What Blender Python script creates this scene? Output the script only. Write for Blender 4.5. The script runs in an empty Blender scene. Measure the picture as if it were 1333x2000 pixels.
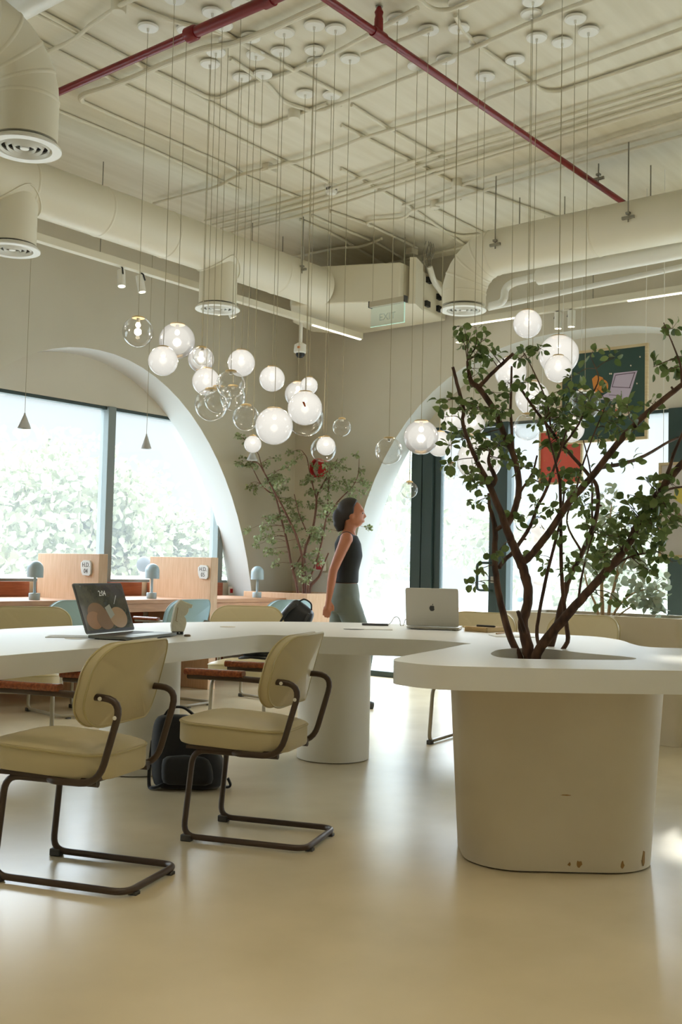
import bpy, bmesh, math, random
from mathutils import Vector, Matrix
from mathutils.geometry import tessellate_polygon
import numpy as np
SC = bpy.context.scene
COL = SC.collection
rnd = random.Random(7)

# ------------------------------------------------------------------ camera
F, PITCH, ROLL, YAW, EYE = 2050.0, 0.0545, 0.0225, 0.893, 1.065
_cp, _sp = math.cos(PITCH), math.sin(PITCH)
_r = Vector((1, 0, 0)); _u = Vector((0, -_sp, _cp)); _f = Vector((0, _cp, _sp))
_c, _s = math.cos(ROLL), math.sin(ROLL)
_R = _c * _r + _s * _u; _U = -_s * _r + _c * _u
_rot = Matrix.Rotation(-YAW, 3, 'Z')
CX, CY, CZ = _rot @ _R, _rot @ _U, _rot @ _f          # right, up, forward in room axes
EYEP = Vector((0, 0, EYE))
cam = bpy.data.cameras.new('camera'); cam_o = bpy.data.objects.new('camera', cam); COL.objects.link(cam_o)
m = Matrix.Identity(4)
for i in range(3):
    m[i][0], m[i][1], m[i][2], m[i][3] = CX[i], CY[i], -CZ[i], EYEP[i]
cam_o.matrix_world = m
cam.sensor_fit = 'VERTICAL'; cam.sensor_height = 36.0; cam.lens = 36.0 * F / 2000.0
cam.clip_start = 0.05; cam.clip_end = 300
SC.camera = cam_o

def ray(px, py): return CX * ((px - 666.5) / F) - CY * ((py - 1000.0) / F) + CZ
def at_z(px, py, z): d = ray(px, py); return EYEP + d * ((z - EYE) / d.z)
def at_x(px, py, x): d = ray(px, py); return EYEP + d * (x / d.x)
def at_y(px, py, y): d = ray(px, py); return EYEP + d * (y / d.y)
def at_d(px, py, d): return EYEP + ray(px, py) * d
def depth(p): return (Vector(p) - EYEP).dot(CZ)

# ------------------------------------------------------------------ world, sun, exposure
SC.view_settings.view_transform = 'Standard'; SC.view_settings.look = 'None'
SC.view_settings.gamma = 1.0; SC.view_settings.use_curve_mapping = False
SC.view_settings.exposure = 0.0
cy = SC.cycles
cy.max_bounces = 10; cy.diffuse_bounces = 5; cy.glossy_bounces = 4; cy.transparent_max_bounces = 24; cy.transmission_bounces = 6
cy.use_denoising = True; cy.sample_clamp_indirect = 4.0; cy.caustics_reflective = False; cy.caustics_refractive = False
SKY_LOW, SKY_HIGH = (0.735, 0.795, 0.81), (0.80, 0.90, 1.0)
SKY_ZENITH = 13.5
w = bpy.data.worlds.new('sky'); SC.world = w; w.use_nodes = True
nt = w.node_tree; nt.nodes.clear()
out = nt.nodes.new('ShaderNodeOutputWorld'); bg = nt.nodes.new('ShaderNodeBackground')
tc = nt.nodes.new('ShaderNodeTexCoord'); sx = nt.nodes.new('ShaderNodeSeparateXYZ')
ra = nt.nodes.new('ShaderNodeValToRGB'); ra.color_ramp.interpolation = 'EASE'
ra.color_ramp.elements[0].position = 0.17; ra.color_ramp.elements[0].color = (*SKY_LOW, 1)
ra.color_ramp.elements[1].position = 0.33; ra.color_ramp.elements[1].color = tuple(c * SKY_ZENITH for c in SKY_HIGH) + (1,)
nt.links.new(tc.outputs['Generated'], sx.inputs[0]); nt.links.new(sx.outputs['Z'], ra.inputs[0])
nt.links.new(ra.outputs[0], bg.inputs[0]); nt.links.new(bg.outputs[0], out.inputs[0])
bg.inputs[1].default_value = 1.0
SUN_DIR = Vector((-1.0, -0.34, -0.355)).normalized()
sun = bpy.data.lights.new('sun', 'SUN'); sun.energy = .28; sun.angle = math.radians(1.2); sun.color = (1, .93, .78)
sun_o = bpy.data.objects.new('sun', sun); COL.objects.link(sun_o)
sun_o.rotation_euler = SUN_DIR.to_track_quat('-Z', 'Y').to_euler(); sun_o.location = (12, 3, 6)
LAMP_POWER = 9.5        # each lit globe
ADDED_DOWN_POWER = 40.0
SPOT_POWER = 12.0

# ------------------------------------------------------------------ materials
def lin(c):
    return tuple(((x / 255) / 12.92 if x / 255 <= .04045 else ((x / 255 + .055) / 1.055) ** 2.4) for x in c)
MATS = {}
def mat(name, rgb, rough=.5, metal=0.0, spec=.5, noise=None, bump=None, emit=None, coat=0.0, sheen=0.0, trans=0.0, sss=0.0):
    """rgb is 0-255 sRGB; noise=(scale, second colour, stretch) mixes a procedural tone; bump=(scale, strength)"""
    if name in MATS: return MATS[name]
    mt = bpy.data.materials.new(name); mt.use_nodes = True
    n = mt.node_tree; b = n.nodes['Principled BSDF']
    b.inputs['Base Color'].default_value = (*lin(rgb), 1); b.inputs['Roughness'].default_value = rough
    b.inputs['Metallic'].default_value = metal; b.inputs['Specular IOR Level'].default_value = spec
    b.inputs['Coat Weight'].default_value = coat; b.inputs['Sheen Weight'].default_value = sheen
    b.inputs['Transmission Weight'].default_value = trans
    co = n.nodes.new('ShaderNodeTexCoord')
    if noise:
        sc, rgb2, st = noise
        mp = n.nodes.new('ShaderNodeMapping'); mp.inputs['Scale'].default_value = st
        n.links.new(co.outputs['Object'], mp.inputs[0])
        t = n.nodes.new('ShaderNodeTexNoise'); t.inputs['Scale'].default_value = sc; t.inputs['Detail'].default_value = 6
        n.links.new(mp.outputs[0], t.inputs['Vector'])
        mr = n.nodes.new('ShaderNodeMapRange'); mr.inputs[1].default_value = .35; mr.inputs[2].default_value = .65
        n.links.new(t.outputs['Fac'], mr.inputs[0])
        mx = n.nodes.new('ShaderNodeMix'); mx.data_type = 'RGBA'
        mx.inputs[6].default_value = (*lin(rgb), 1); mx.inputs[7].default_value = (*lin(rgb2), 1)
        n.links.new(mr.outputs[0], mx.inputs[0]); n.links.new(mx.outputs[2], b.inputs['Base Color'])
    if bump:
        t2 = n.nodes.new('ShaderNodeTexNoise'); t2.inputs['Scale'].default_value = bump[0]; t2.inputs['Detail'].default_value = 4
        n.links.new(co.outputs['Object'], t2.inputs['Vector'])
        bp = n.nodes.new('ShaderNodeBump'); bp.inputs['Strength'].default_value = bump[1]; bp.inputs['Distance'].default_value = .01
        n.links.new(t2.outputs['Fac'], bp.inputs['Height']); n.links.new(bp.outputs[0], b.inputs['Normal'])
    if emit:
        b.inputs['Emission Color'].default_value = (*lin(emit[0]), 1); b.inputs['Emission Strength'].default_value = emit[1]
    MATS[name] = mt
    return mt

def leaf_mat(name, a, b2, back=.45):
    mt = bpy.data.materials.new(name); mt.use_nodes = True; n = mt.node_tree; n.nodes.clear()
    o = n.nodes.new('ShaderNodeOutputMaterial'); d = n.nodes.new('ShaderNodeBsdfPrincipled'); t = n.nodes.new('ShaderNodeBsdfTranslucent')
    mxs = n.nodes.new('ShaderNodeMixShader'); mxs.inputs[0].default_value = back
    g = n.nodes.new('ShaderNodeNewGeometry'); mx = n.nodes.new('ShaderNodeMix'); mx.data_type = 'RGBA'
    mx.inputs[6].default_value = (*lin(a), 1); mx.inputs[7].default_value = (*lin(b2), 1)
    n.links.new(g.outputs['Random Per Island'], mx.inputs[0])
    n.links.new(mx.outputs[2], d.inputs['Base Color']); n.links.new(mx.outputs[2], t.inputs['Color'])
    d.inputs['Roughness'].default_value = .45
    n.links.new(d.outputs[0], mxs.inputs[1]); n.links.new(t.outputs[0], mxs.inputs[2]); n.links.new(mxs.outputs[0], o.inputs[0])
    return mt

def glass_mat(name, clear, tint=(1, 1, 1), base=.04, rough=0.0, haze=0.0, hazecol=(.8, .8, .8)):
    """thin pane or blown shell: see-through with a Fresnel gloss"""
    mt = bpy.data.materials.new(name); mt.use_nodes = True; n = mt.node_tree; n.nodes.clear()
    o = n.nodes.new('ShaderNodeOutputMaterial'); tr = n.nodes.new('ShaderNodeBsdfTransparent'); gl = n.nodes.new('ShaderNodeBsdfGlossy')
    tr.inputs[0].default_value = (*tint, 1); gl.inputs['Roughness'].default_value = rough
    lw = n.nodes.new('ShaderNodeLayerWeight'); lw.inputs[0].default_value = .35
    mr = n.nodes.new('ShaderNodeMapRange'); mr.inputs[3].default_value = base; mr.inputs[4].default_value = clear
    n.links.new(lw.outputs['Facing'], mr.inputs[0])
    pw = n.nodes.new('ShaderNodeMath'); pw.operation = 'POWER'; pw.inputs[1].default_value = 2.0
    n.links.new(lw.outputs['Facing'], pw.inputs[0]); n.links.new(pw.outputs[0], mr.inputs[0])
    m1 = n.nodes.new('ShaderNodeMixShader'); n.links.new(mr.outputs[0], m1.inputs[0])
    n.links.new(tr.outputs[0], m1.inputs[1]); n.links.new(gl.outputs[0], m1.inputs[2])
    last = m1
    if haze:
        df = n.nodes.new('ShaderNodeBsdfTranslucent'); df.inputs[0].default_value = (*hazecol, 1)
        m2 = n.nodes.new('ShaderNodeMixShader'); m2.inputs[0].default_value = haze
        n.links.new(m1.outputs[0], m2.inputs[1]); n.links.new(df.outputs[0], m2.inputs[2]); last = m2
    n.links.new(last.outputs[0], o.inputs[0])
    return mt

def lamp_glass(name, strength, fade, clear=.25):
    """opal lamp glass that glows: brightest round the bulb near the top, thinner to the bottom when fade > 0"""
    mt = bpy.data.materials.new(name); mt.use_nodes = True; n = mt.node_tree; n.nodes.clear()
    o = n.nodes.new('ShaderNodeOutputMaterial'); tr = n.nodes.new('ShaderNodeBsdfTransparent'); em = n.nodes.new('ShaderNodeEmission')
    gl = n.nodes.new('ShaderNodeBsdfGlossy'); gl.inputs['Roughness'].default_value = .12
    co = n.nodes.new('ShaderNodeTexCoord'); sp = n.nodes.new('ShaderNodeSeparateXYZ'); n.links.new(co.outputs['Generated'], sp.inputs[0])
    cr = n.nodes.new('ShaderNodeValToRGB'); cr.color_ramp.interpolation = 'EASE'
    cr.color_ramp.elements[0].position = 0.0; cr.color_ramp.elements[0].color = (.76, .74, .67, 1)
    cr.color_ramp.elements[1].position = .8; cr.color_ramp.elements[1].color = (.98, .94, .84, 1)
    n.links.new(sp.outputs['Z'], cr.inputs[0]); n.links.new(cr.outputs[0], em.inputs[0])
    fw = n.nodes.new('ShaderNodeLayerWeight'); fw.inputs[0].default_value = .5
    fr_ = n.nodes.new('ShaderNodeMapRange'); fr_.inputs[3].default_value = strength * 1.12; fr_.inputs[4].default_value = strength * .80
    n.links.new(fw.outputs['Facing'], fr_.inputs[0]); n.links.new(fr_.outputs[0], em.inputs[1])
    mr = n.nodes.new('ShaderNodeMapRange'); mr.inputs[1].default_value = .05; mr.inputs[2].default_value = .5
    mr.inputs[3].default_value = (1 - clear) - fade; mr.inputs[4].default_value = 1 - clear
    n.links.new(sp.outputs['Z'], mr.inputs[0])
    m1 = n.nodes.new('ShaderNodeMixShader'); n.links.new(mr.outputs[0], m1.inputs[0]); n.links.new(tr.outputs[0], m1.inputs[1]); n.links.new(em.outputs[0], m1.inputs[2])
    lw = n.nodes.new('ShaderNodeFresnel'); lw.inputs[0].default_value = 1.35
    m2 = n.nodes.new('ShaderNodeMixShader'); n.links.new(lw.outputs[0], m2.inputs[0]); n.links.new(m1.outputs[0], m2.inputs[1]); n.links.new(gl.outputs[0], m2.inputs[2])
    n.links.new(m2.outputs[0], o.inputs[0])
    return mt

# ------------------------------------------------------------------ mesh helpers
class MB:
    def __init__(s): s.v = []; s.f = []
    def add(s, vs, fs):
        o = len(s.v); s.v += [tuple(x) for x in vs]; s.f += [tuple(i + o for i in f) for f in fs]; return s
    def box(s, c, size, rz=0.0, rot=None):
        x, y, z = size[0] / 2, size[1] / 2, size[2] / 2
        R = rot if rot is not None else Matrix.Rotation(rz, 3, 'Z'); c = Vector(c)
        vs = [c + R @ Vector(p) for p in ((-x, -y, -z), (x, -y, -z), (x, y, -z), (-x, y, -z), (-x, -y, z), (x, -y, z), (x, y, z), (-x, y, z))]
        return s.add(vs, [(0, 3, 2, 1), (4, 5, 6, 7), (0, 1, 5, 4), (1, 2, 6, 5), (2, 3, 7, 6), (3, 0, 4, 7)])
    def span(s, a, b): return s.box([(a[i] + b[i]) / 2 for i in range(3)], [abs(b[i] - a[i]) for i in range(3)])
    def tube(s, path, r, n=10, closed=False, caps=True):
        P = [Vector(p) for p in path]; N = len(P)
        rs = r if isinstance(r, (list, tuple)) else [r] * N
        vs = []; nrm = None
        for i in range(N):
            if closed: t = P[(i + 1) % N] - P[i - 1]
            else: t = P[min(i + 1, N - 1)] - P[max(i - 1, 0)]
            if t.length < 1e-9: t = Vector((0, 0, 1))
            t.normalize()
            if nrm is None:
                a = Vector((0, 0, 1)) if abs(t.z) < .9 else Vector((1, 0, 0)); nrm = (a - t * a.dot(t)).normalized()
            else:
                nrm = nrm - t * nrm.dot(t)
                if nrm.length < 1e-6: nrm = t.orthogonal()
                nrm.normalize()
            bn = t.cross(nrm)
            for k in range(n):
                a = 2 * math.pi * k / n; vs.append(P[i] + (nrm * math.cos(a) + bn * math.sin(a)) * rs[i])
        fs = []
        for i in range(N if closed else N - 1):
            j = (i + 1) % N
            for k in range(n):
                l = (k + 1) % n; fs.append((i * n + k, i * n + l, j * n + l, j * n + k))
        if caps and not closed: fs.append(tuple(range(n - 1, -1, -1))); fs.append(tuple((N - 1) * n + k for k in range(n)))
        return s.add(vs, fs)
    def lathe(s, prof, c=(0, 0, 0), n=24, rot=None, closed=False):
        c = Vector(c); vs = []; idx = []
        for (r, z) in prof:
            if r < 1e-6: idx.append([len(vs)] * n); vs.append(Vector((0, 0, z)))
            else:
                idx.append([len(vs) + k for k in range(n)])
                vs += [Vector((r * math.cos(2 * math.pi * k / n), r * math.sin(2 * math.pi * k / n), z)) for k in range(n)]
        fs = []
        pairs = list(zip(idx[:-1], idx[1:])) + ([(idx[-1], idx[0])] if closed else [])
        for a, b in pairs:
            for k in range(n):
                l = (k + 1) % n; q = []
                for i in (a[k], a[l], b[l], b[k]):
                    if i not in q: q.append(i)
                if len(q) > 2: fs.append(tuple(q))
        if rot is not None: vs = [rot @ v for v in vs]
        return s.add([c + v for v in vs], fs)
    def sphere(s, c, r, n=24, m=14, sq=(1, 1, 1), top=0.0):
        prof = [(r * math.sin(math.pi * i / m), -r * math.cos(math.pi * i / m)) for i in range(m + 1)]
        o = len(s.v); s.lathe(prof, (0, 0, 0), n); c = Vector(c)
        for i in range(o, len(s.v)): v = s.v[i]; s.v[i] = (c.x + v[0] * sq[0], c.y + v[1] * sq[1], c.z + v[2] * sq[2])
        return s
    def prism(s, poly, z0, z1, holes=(), M=None):
        loops = [[Vector((p[0], p[1], 0)) for p in poly]] + [[Vector((p[0], p[1], 0)) for p in h] for h in holes]
        flat = [p for l in loops for p in l]; n = len(flat)
        tri = tessellate_polygon(loops)
        vs = [Vector((p.x, p.y, z0)) for p in flat] + [Vector((p.x, p.y, z1)) for p in flat]
        fs = []
        for t in tri:
            a, b, c = (flat[i] for i in t)
            up = (b - a).cross(c - a).z > 0
            t = t if up else t[::-1]
            fs.append(tuple(i + n for i in t)); fs.append(tuple(t[::-1]))
        o = 0
        for li, l in enumerate(loops):
            k = len(l)
            area = sum(l[i].x * l[(i + 1) % k].y - l[(i + 1) % k].x * l[i].y for i in range(k))
            ccw = (area > 0) == (li == 0)
            for i in range(k):
                j = (i + 1) % k; q = (o + i, o + j, o + j + n, o + i + n); fs.append(q if ccw else q[::-1])
            o += k
        if M is not None: vs = [M @ v for v in vs]
        return s.add(vs, fs)
    def xf(s, M): s.v = [tuple(M @ Vector(v)) for v in s.v]; return s

def build(name, mb, m, parent=None, smooth=35, bevel=0.0, world=True, seg=2, subsurf=0):
    """one mesh object; with a parent the vertices (given in room coordinates unless world=False) become local to it"""
    me = bpy.data.meshes.new(name)
    vs = mb.v
    if parent is not None and world:
        off = Vector((0, 0, 0)); p = parent
        while p is not None: off += p.location; p = p.parent
        vs = [tuple(Vector(v) - off) for v in vs]
    me.from_pydata(vs, [], mb.f); me.update()
    ob = bpy.data.objects.new(name, me); COL.objects.link(ob)
    if parent is not None: ob.parent = parent
    me.materials.append(m)
    if smooth:
        me.polygons.foreach_set('use_smooth', [True] * len(me.polygons))
        if smooth < 180: me.set_sharp_from_angle(angle=math.radians(smooth))
    if bevel:
        b = ob.modifiers.new('bevel', 'BEVEL'); b.width = bevel; b.segments = seg; b.limit_method = 'ANGLE'; b.angle_limit = math.radians(40); b.harden_normals = False
    if subsurf:
        b = ob.modifiers.new('sub', 'SUBSURF'); b.levels = subsurf; b.render_levels = subsurf
    return ob

def tag(o, label, cat, group=None):
    o['label'] = label; o['category'] = cat
    if group: o['group'] = group
    return o
def thing(name, label, cat, loc=(0, 0, 0), rz=0.0, group=None):
    o = bpy.data.objects.new(name, None); COL.objects.link(o); o.location = loc; o.rotation_euler = (0, 0, rz)
    o.empty_display_size = .1
    return tag(o, label, cat, group)
def struct(o): o['kind'] = 'structure'; return o
def copy_tree(o, parent=None):
    c = o.copy(); COL.objects.link(c)
    if parent is not None: c.parent = parent; c.matrix_parent_inverse = o.matrix_parent_inverse.copy()
    for ch in [x for x in bpy.data.objects if x.parent == o]: copy_tree(ch, c)
    return c

def smooth_path(pts, sub=6, closed=False):
    P = [Vector(p) for p in pts]; n = len(P); out = []
    rng = range(n if closed else n - 1)
    for i in rng:
        p0 = P[i - 1] if (closed or i > 0) else P[0] * 2 - P[1]
        p1, p2 = P[i], P[(i + 1) % n]
        p3 = P[(i + 2) % n] if (closed or i + 2 < n) else p2 * 2 - p1
        for k in range(sub):
            t = k / sub
            out.append(.5 * ((2 * p1) + (p2 - p0) * t + (2 * p0 - 5 * p1 + 4 * p2 - p3) * t * t + (3 * p1 - p0 - 3 * p2 + p3) * t ** 3))
    if not closed: out.append(P[-1])
    return out
def fillet(pts, r, n=5):
    """polyline with rounded corners"""
    P = [Vector(p) for p in pts]; out = [P[0]]
    for i in range(1, len(P) - 1):
        a, b, c = P[i - 1], P[i], P[i + 1]
        d1 = (a - b); d2 = (c - b); rr = min(r, d1.length * .48, d2.length * .48)
        p, q = b + d1.normalized() * rr, b + d2.normalized() * rr
        for k in range(n + 1):
            t = k / n; out.append(p * (1 - t) ** 2 + b * 2 * t * (1 - t) + q * t * t)
    out.append(P[-1]); return out
def rrect(wd, hg, r, n=6, cx=0, cyy=0):
    pts = []
    for (sx_, sy_, a0) in ((1, 1, 0), (-1, 1, 90), (-1, -1, 180), (1, -1, 270)):
        for k in range(n + 1):
            a = math.radians(a0 + 90 * k / n)
            pts.append((cx + sx_ * (wd / 2 - r) + r * math.cos(a), cyy + sy_ * (hg / 2 - r) + r * math.sin(a)))
    return pts
def text_mesh(body, size, M, depth_=.0008):
    """lettering turned into a mesh (bmesh-free), placed by matrix M"""
    cu = bpy.data.curves.new('lettering', 'FONT'); cu.body = body; cu.size = size; cu.extrude = depth_; cu.align_x = 'CENTER'; cu.align_y = 'CENTER'
    cu.resolution_u = 4
    ob = bpy.data.objects.new('lettering', cu); COL.objects.link(ob)
    dg = bpy.context.evaluated_depsgraph_get(); me = bpy.data.meshes.new_from_object(ob.evaluated_get(dg))
    mb = MB(); mb.add([M @ v.co for v in me.vertices], [tuple(p.vertices) for p in me.polygons])
    bpy.data.objects.remove(ob); bpy.data.curves.remove(cu); bpy.data.meshes.remove(me)
    return mb
def basis(origin, xa, ya, za):
    M = Matrix.Identity(4)
    for i in range(3): M[i][0], M[i][1], M[i][2], M[i][3] = xa[i], ya[i], za[i], origin[i]
    return M
# ------------------------------------------------------------------ shared materials
M_WALL = mat('painted_plaster', (208, 202, 186), .85, noise=(1.2, (203, 196, 179), (1, 1, 1)))
M_WALL_LIT = mat('skylit_reveal_paint', (204, 206, 203), .85)
M_CEIL = mat('painted_concrete', (222, 216, 198), .85, noise=(5, (214, 207, 187), (.3, 3, 1)), bump=(14, .08))
M_FLOOR = mat('polished_screed', (212, 196, 164), .27, noise=(1.3, (196, 181, 150), (1, 1, 1)), spec=.7, bump=(2.2, .04))
M_PIPE = mat('painted_conduit', (220, 214, 195), .6)
M_DUCT = mat('painted_duct', (222, 215, 195), .42)
M_RED = mat('red_pipe_paint', (118, 14, 20), .35)
M_WHITE = mat('white_metal', (232, 230, 222), .4)
M_FRAME = mat('dark_green_aluminium', (52, 68, 66), .4, spec=.4)
M_FRAME_L = mat('grey_aluminium', (128, 138, 136), .4)
M_GLASS = glass_mat('window_glass', .5, (.97, .985, .985), base=.02, haze=.042, hazecol=(.85, .9, .92))  # haze in both pane materials is a veil imitating outdoor glare
M_GLASS_R = glass_mat('sunlit_window_glass', .5, (.97, .985, .985), base=.02, haze=.045, hazecol=(.85, .9, .92))
M_GOLD = mat('brushed_brass', (222, 192, 138), .4, metal=.4)
M_BLACK = mat('black_plastic', (18, 18, 18), .5)
M_DARKGREY = mat('dark_grey', (62, 62, 60), .5)
M_STEEL = mat('zinc_steel', (150, 146, 132), .45, metal=.6)
M_CORD = mat('cord_sheath', (166, 157, 130), .7, spec=.2)
M_TABLE = mat('white_table_coating', (230, 229, 225), .38, spec=.45)
M_LED = mat('led_diffuser', (255, 250, 235), .5, emit=((255, 247, 228), 3.0))

CEIL = 4.04
YW, YG, XW, XG = 7.23, 7.55, 8.20, 8.52
X0, Y0 = -3.6, -4.6
# ------------------------------------------------------------------ structure
def arch(cx, a, h, p, n=40):
    pts = []
    for i in range(n + 1):
        u = -1 + 2 * i / n; s = math.sin(u * math.pi / 2)
        pts.append((cx + a * s, h * max(0.0, 1 - abs(s) ** p) ** (1 / p)))
    return pts
def arched_wall(name, lo, hi, arches, M):
    poly = [(lo, 0)]
    for A in sorted(arches): poly += [(q[0], max(q[1], 0)) for q in arch(*A)]
    poly += [(hi, 0), (hi, CEIL), (lo, CEIL)]
    o = build(name, MB().prism(poly, 0, .32, M=M), M_WALL, smooth=30)
    o.data.materials.append(M_WALL_LIT); nn = M.to_3x3() @ Vector((0, 0, 1))
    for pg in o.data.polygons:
        if abs(pg.normal.dot(nn)) < .5: pg.material_index = 1          # arch reveal: same wall paint, lightened to put skylight into the colour
    return struct(o)
LEFT_ARCHES = [(5.63, 2.04, 2.895, 2.05), (.75, 2.04, 2.895, 2.05)]
RIGHT_ARCHES = [(4.05, 2.5, 3.165, 2.4), (-1.5, 2.5, 3.165, 2.4)]
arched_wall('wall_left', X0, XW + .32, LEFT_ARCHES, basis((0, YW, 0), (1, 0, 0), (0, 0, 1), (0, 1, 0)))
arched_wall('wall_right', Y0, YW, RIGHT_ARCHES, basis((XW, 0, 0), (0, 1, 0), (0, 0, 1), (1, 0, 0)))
struct(build('floor', MB().span((X0, Y0, -.12), (XG + .05, YG + .05, 0)), M_FLOOR, smooth=0))
struct(build('ceiling', MB().span((X0 - .2, Y0 - .2, CEIL), (XG + .2, YG + .2, CEIL + .2)), M_CEIL, smooth=0))
def holed(name, lo, hi, holes, M):
    poly = [(lo, 0), (hi, 0), (hi, CEIL), (lo, CEIL)]
    hs = [[(a, z0), (b, z0), (b, z1), (a, z1)] for a, b, z0, z1 in holes]
    return struct(build(name, MB().prism(poly, 0, .2, holes=hs, M=M), M_WALL, smooth=0))
holed('wall_back', X0 - .2, XG, [(-2.8, -1.2, .9, 2.2)], basis((0, Y0 - .2, 0), (1, 0, 0), (0, 0, 1), (0, 1, 0)))
holed('wall_front', Y0, YG, [(-3.8, -2.8, .9, 2.2)], basis((X0 - .2, 0, 0), (0, 1, 0), (0, 0, 1), (1, 0, 0)))
# wall filling above and below the glazing, set back behind the arches
for k, (cx, a, h, p) in enumerate(LEFT_ARCHES):
    struct(build('wall_left_head' if k == 0 else 'wall_left_head_far', MB().span((cx - a - .1, YG, 2.485), (min(cx + a + .1, XW + .3), YG + .12, 3.2)), M_WALL, smooth=0))
    struct(build('wall_left_sill' if k == 0 else 'wall_left_sill_far', MB().span((cx - a - .1, YG, 0), (min(cx + a + .1, XW + .3), YG + .12, .905)), M_WALL, smooth=0))
for k, (cx, a, h, p) in enumerate(RIGHT_ARCHES):
    struct(build('wall_right_head' if k == 0 else 'wall_right_head_near', MB().span((XG, cx - a - .1, 2.47), (XG + .12, min(cx + a + .1, YW + .3), 3.4)), M_WALL, smooth=0))

def window(name, frames, panes, gm=None):
    o = thing(name, 'x', 'x'); del o['label']; del o['category']; struct(o)
    for nm, a, b, m_ in frames: build(nm, MB().span(a, b), m_, o, smooth=0, bevel=.004)
    for a, b in panes: build('pane', MB().span(a, b), gm or M_GLASS, o, smooth=0)
    return o
# left glazing
fr = [('frame', (3.5, YG + .01, 2.455), (7.75, YG + .09, 2.485), M_FRAME), ('frame', (3.5, YG + .01, .905), (7.75, YG + .09, .93), M_FRAME_L)]
for a, b in ((4.50, 4.585), (5.99, 6.075), (7.40, 7.475)): fr.append(('mullion', (a, YG - .02, .905), (b, YG + .10, 2.485), M_FRAME_L))
window('window_1', fr, [((a, YG + .045, .93), (b, YG + .051, 2.455)) for a, b in ((3.5, 4.5), (4.585, 5.99), (6.075, 7.40), (7.475, 7.75))])
window('window_3', [('frame', (-1.3, YG + .01, 2.455), (2.8, YG + .09, 2.485), M_FRAME), ('mullion', (.7, YG, .905), (.8, YG + .1, 2.485), M_FRAME_L)], [((-1.3, YG + .045, .93), (2.8, YG + .051, 2.455))])
# right glazing
fr = [('frame', (XG + .01, 1.5, 2.44), (XG + .09, 6.55, 2.47), M_FRAME), ('frame', (XG, 5.94, 0), (XG + .09, 6.55, .055), M_FRAME), ('frame', (XG, 1.5, 0), (XG + .09, 4.87, .05), M_FRAME)]
for a, b in ((5.83, 5.95), (5.70, 5.82), (3.20, 3.345), (4.87, 4.97)): fr.append(('mullion', (XG - .03, a, 0), (XG + .10, b, 2.47), M_FRAME))
window('window_2', fr, [((XG + .045, 5.95, .05), (XG + .051, 6.55, 2.44)), ((XG + .045, 3.345, .05), (XG + .051, 4.87, 2.44)), ((XG + .045, 1.5, .05), (XG + .051, 3.20, 2.44))], M_GLASS_R)
window('window_4', [('frame', (XG + .01, -4.0, 2.44), (XG + .09, 1.0, 2.47), M_FRAME), ('mullion', (XG, -1.6, 0), (XG + .1, -1.45, 2.47), M_FRAME)], [((XG + .045, -4, .05), (XG + .051, 1.0, 2.44))])
d = window('door_1', [('stile', (XG, 4.98, .01), (XG + .06, 5.075, 2.43), M_FRAME), ('stile', (XG, 5.62, .01), (XG + .06, 5.695, 2.43), M_FRAME),
                      ('rail', (XG, 5.075, .01), (XG + .06, 5.62, .09), M_FRAME), ('rail', (XG, 5.075, 2.35), (XG + .06, 5.62, 2.43), M_FRAME)], [((XG + .027, 5.075, .09), (XG + .033, 5.62, 2.35))], M_GLASS_R)
hy = 5.03
build('door_handle', MB().tube(fillet([(XG + .01, hy, 1.155), (XG - .06, hy + .03, 1.155), (XG - .06, hy + .13, 1.155), (XG - .06, hy + .13, .90), (XG - .06, hy + .03, .90), (XG + .01, hy, .90)], .04), .013), M_FRAME, d)
build('lock', MB().box((XG - .005, hy, 1.0), (.012, .03, .06)), M_STEEL, d, bevel=.003)

# outside ground
M_PAVE = mat('pale_paving', (170, 172, 168), .9, noise=(3, (160, 162, 158), (1, 1, 1)))
struct(build('ground', MB().prism([(-60, -60), (60, -60), (60, 60), (-60, 60)], -.16, -.125), M_PAVE, smooth=0))

# ------------------------------------------------------------------ ducts
def duct_run(mb, path, r, n=28):
    mb.tube(path, r, n)
def rings(t, pts, r, w=.012, n=36):
    """raised seams round a duct at the given (point, direction) list"""
    for p, dr in pts:
        p = Vector(p); dr = Vector(dr).normalized()
        build('seam', MB().tube([p - dr * w, p - dr * w * .3, p + dr * w * .3, p + dr * w], [r * .995, r + .004, r + .004, r * .995], n, caps=False), M_DUCT, t)
def diffuser(parent, x, y, z, r):
    fl = MB(); fl.lathe([(r - .05, .03), (r - .045, 0), (r, 0), (r, .008), (r - .02, .03)], (x, y, z), 40, closed=True); build('flange', fl, M_WHITE, parent)
    g = MB()
    for q in (.26, .44, .62):
        g.lathe([(r * q, .012), (r * q + .006, -.002), (r * q + .02, .03), (r * q + .014, .03)], (x, y, z), 36, closed=True)
    g.lathe([(0, .0), (r * .12, .002), (r * .14, .03), (0, .03)], (x, y, z), 24); build('cone_rings', g, M_WHITE, parent)
    build('throat', MB().lathe([(0, .032), (r - .04, .032), (r - .04, .038), (0, .038)], (x, y, z), 28), M_DARKGREY, parent)
RD = .178
YD, ZD, ZDF = 5.96, 3.56, 3.10
t = thing('air_duct', 'long beige round duct along the left wall with two drop outlets', 'air duct', (3, YD, ZD))
mb = MB(); mb.tube([(-3.4, YD, ZD), (7.02, YD, ZD)], RD, 36); build('duct_pipe', mb, M_DUCT, t)
rings(t, [((x, YD, ZD), (1, 0, 0)) for x in np.arange(1.5, 6.9, .62)], RD)
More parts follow.
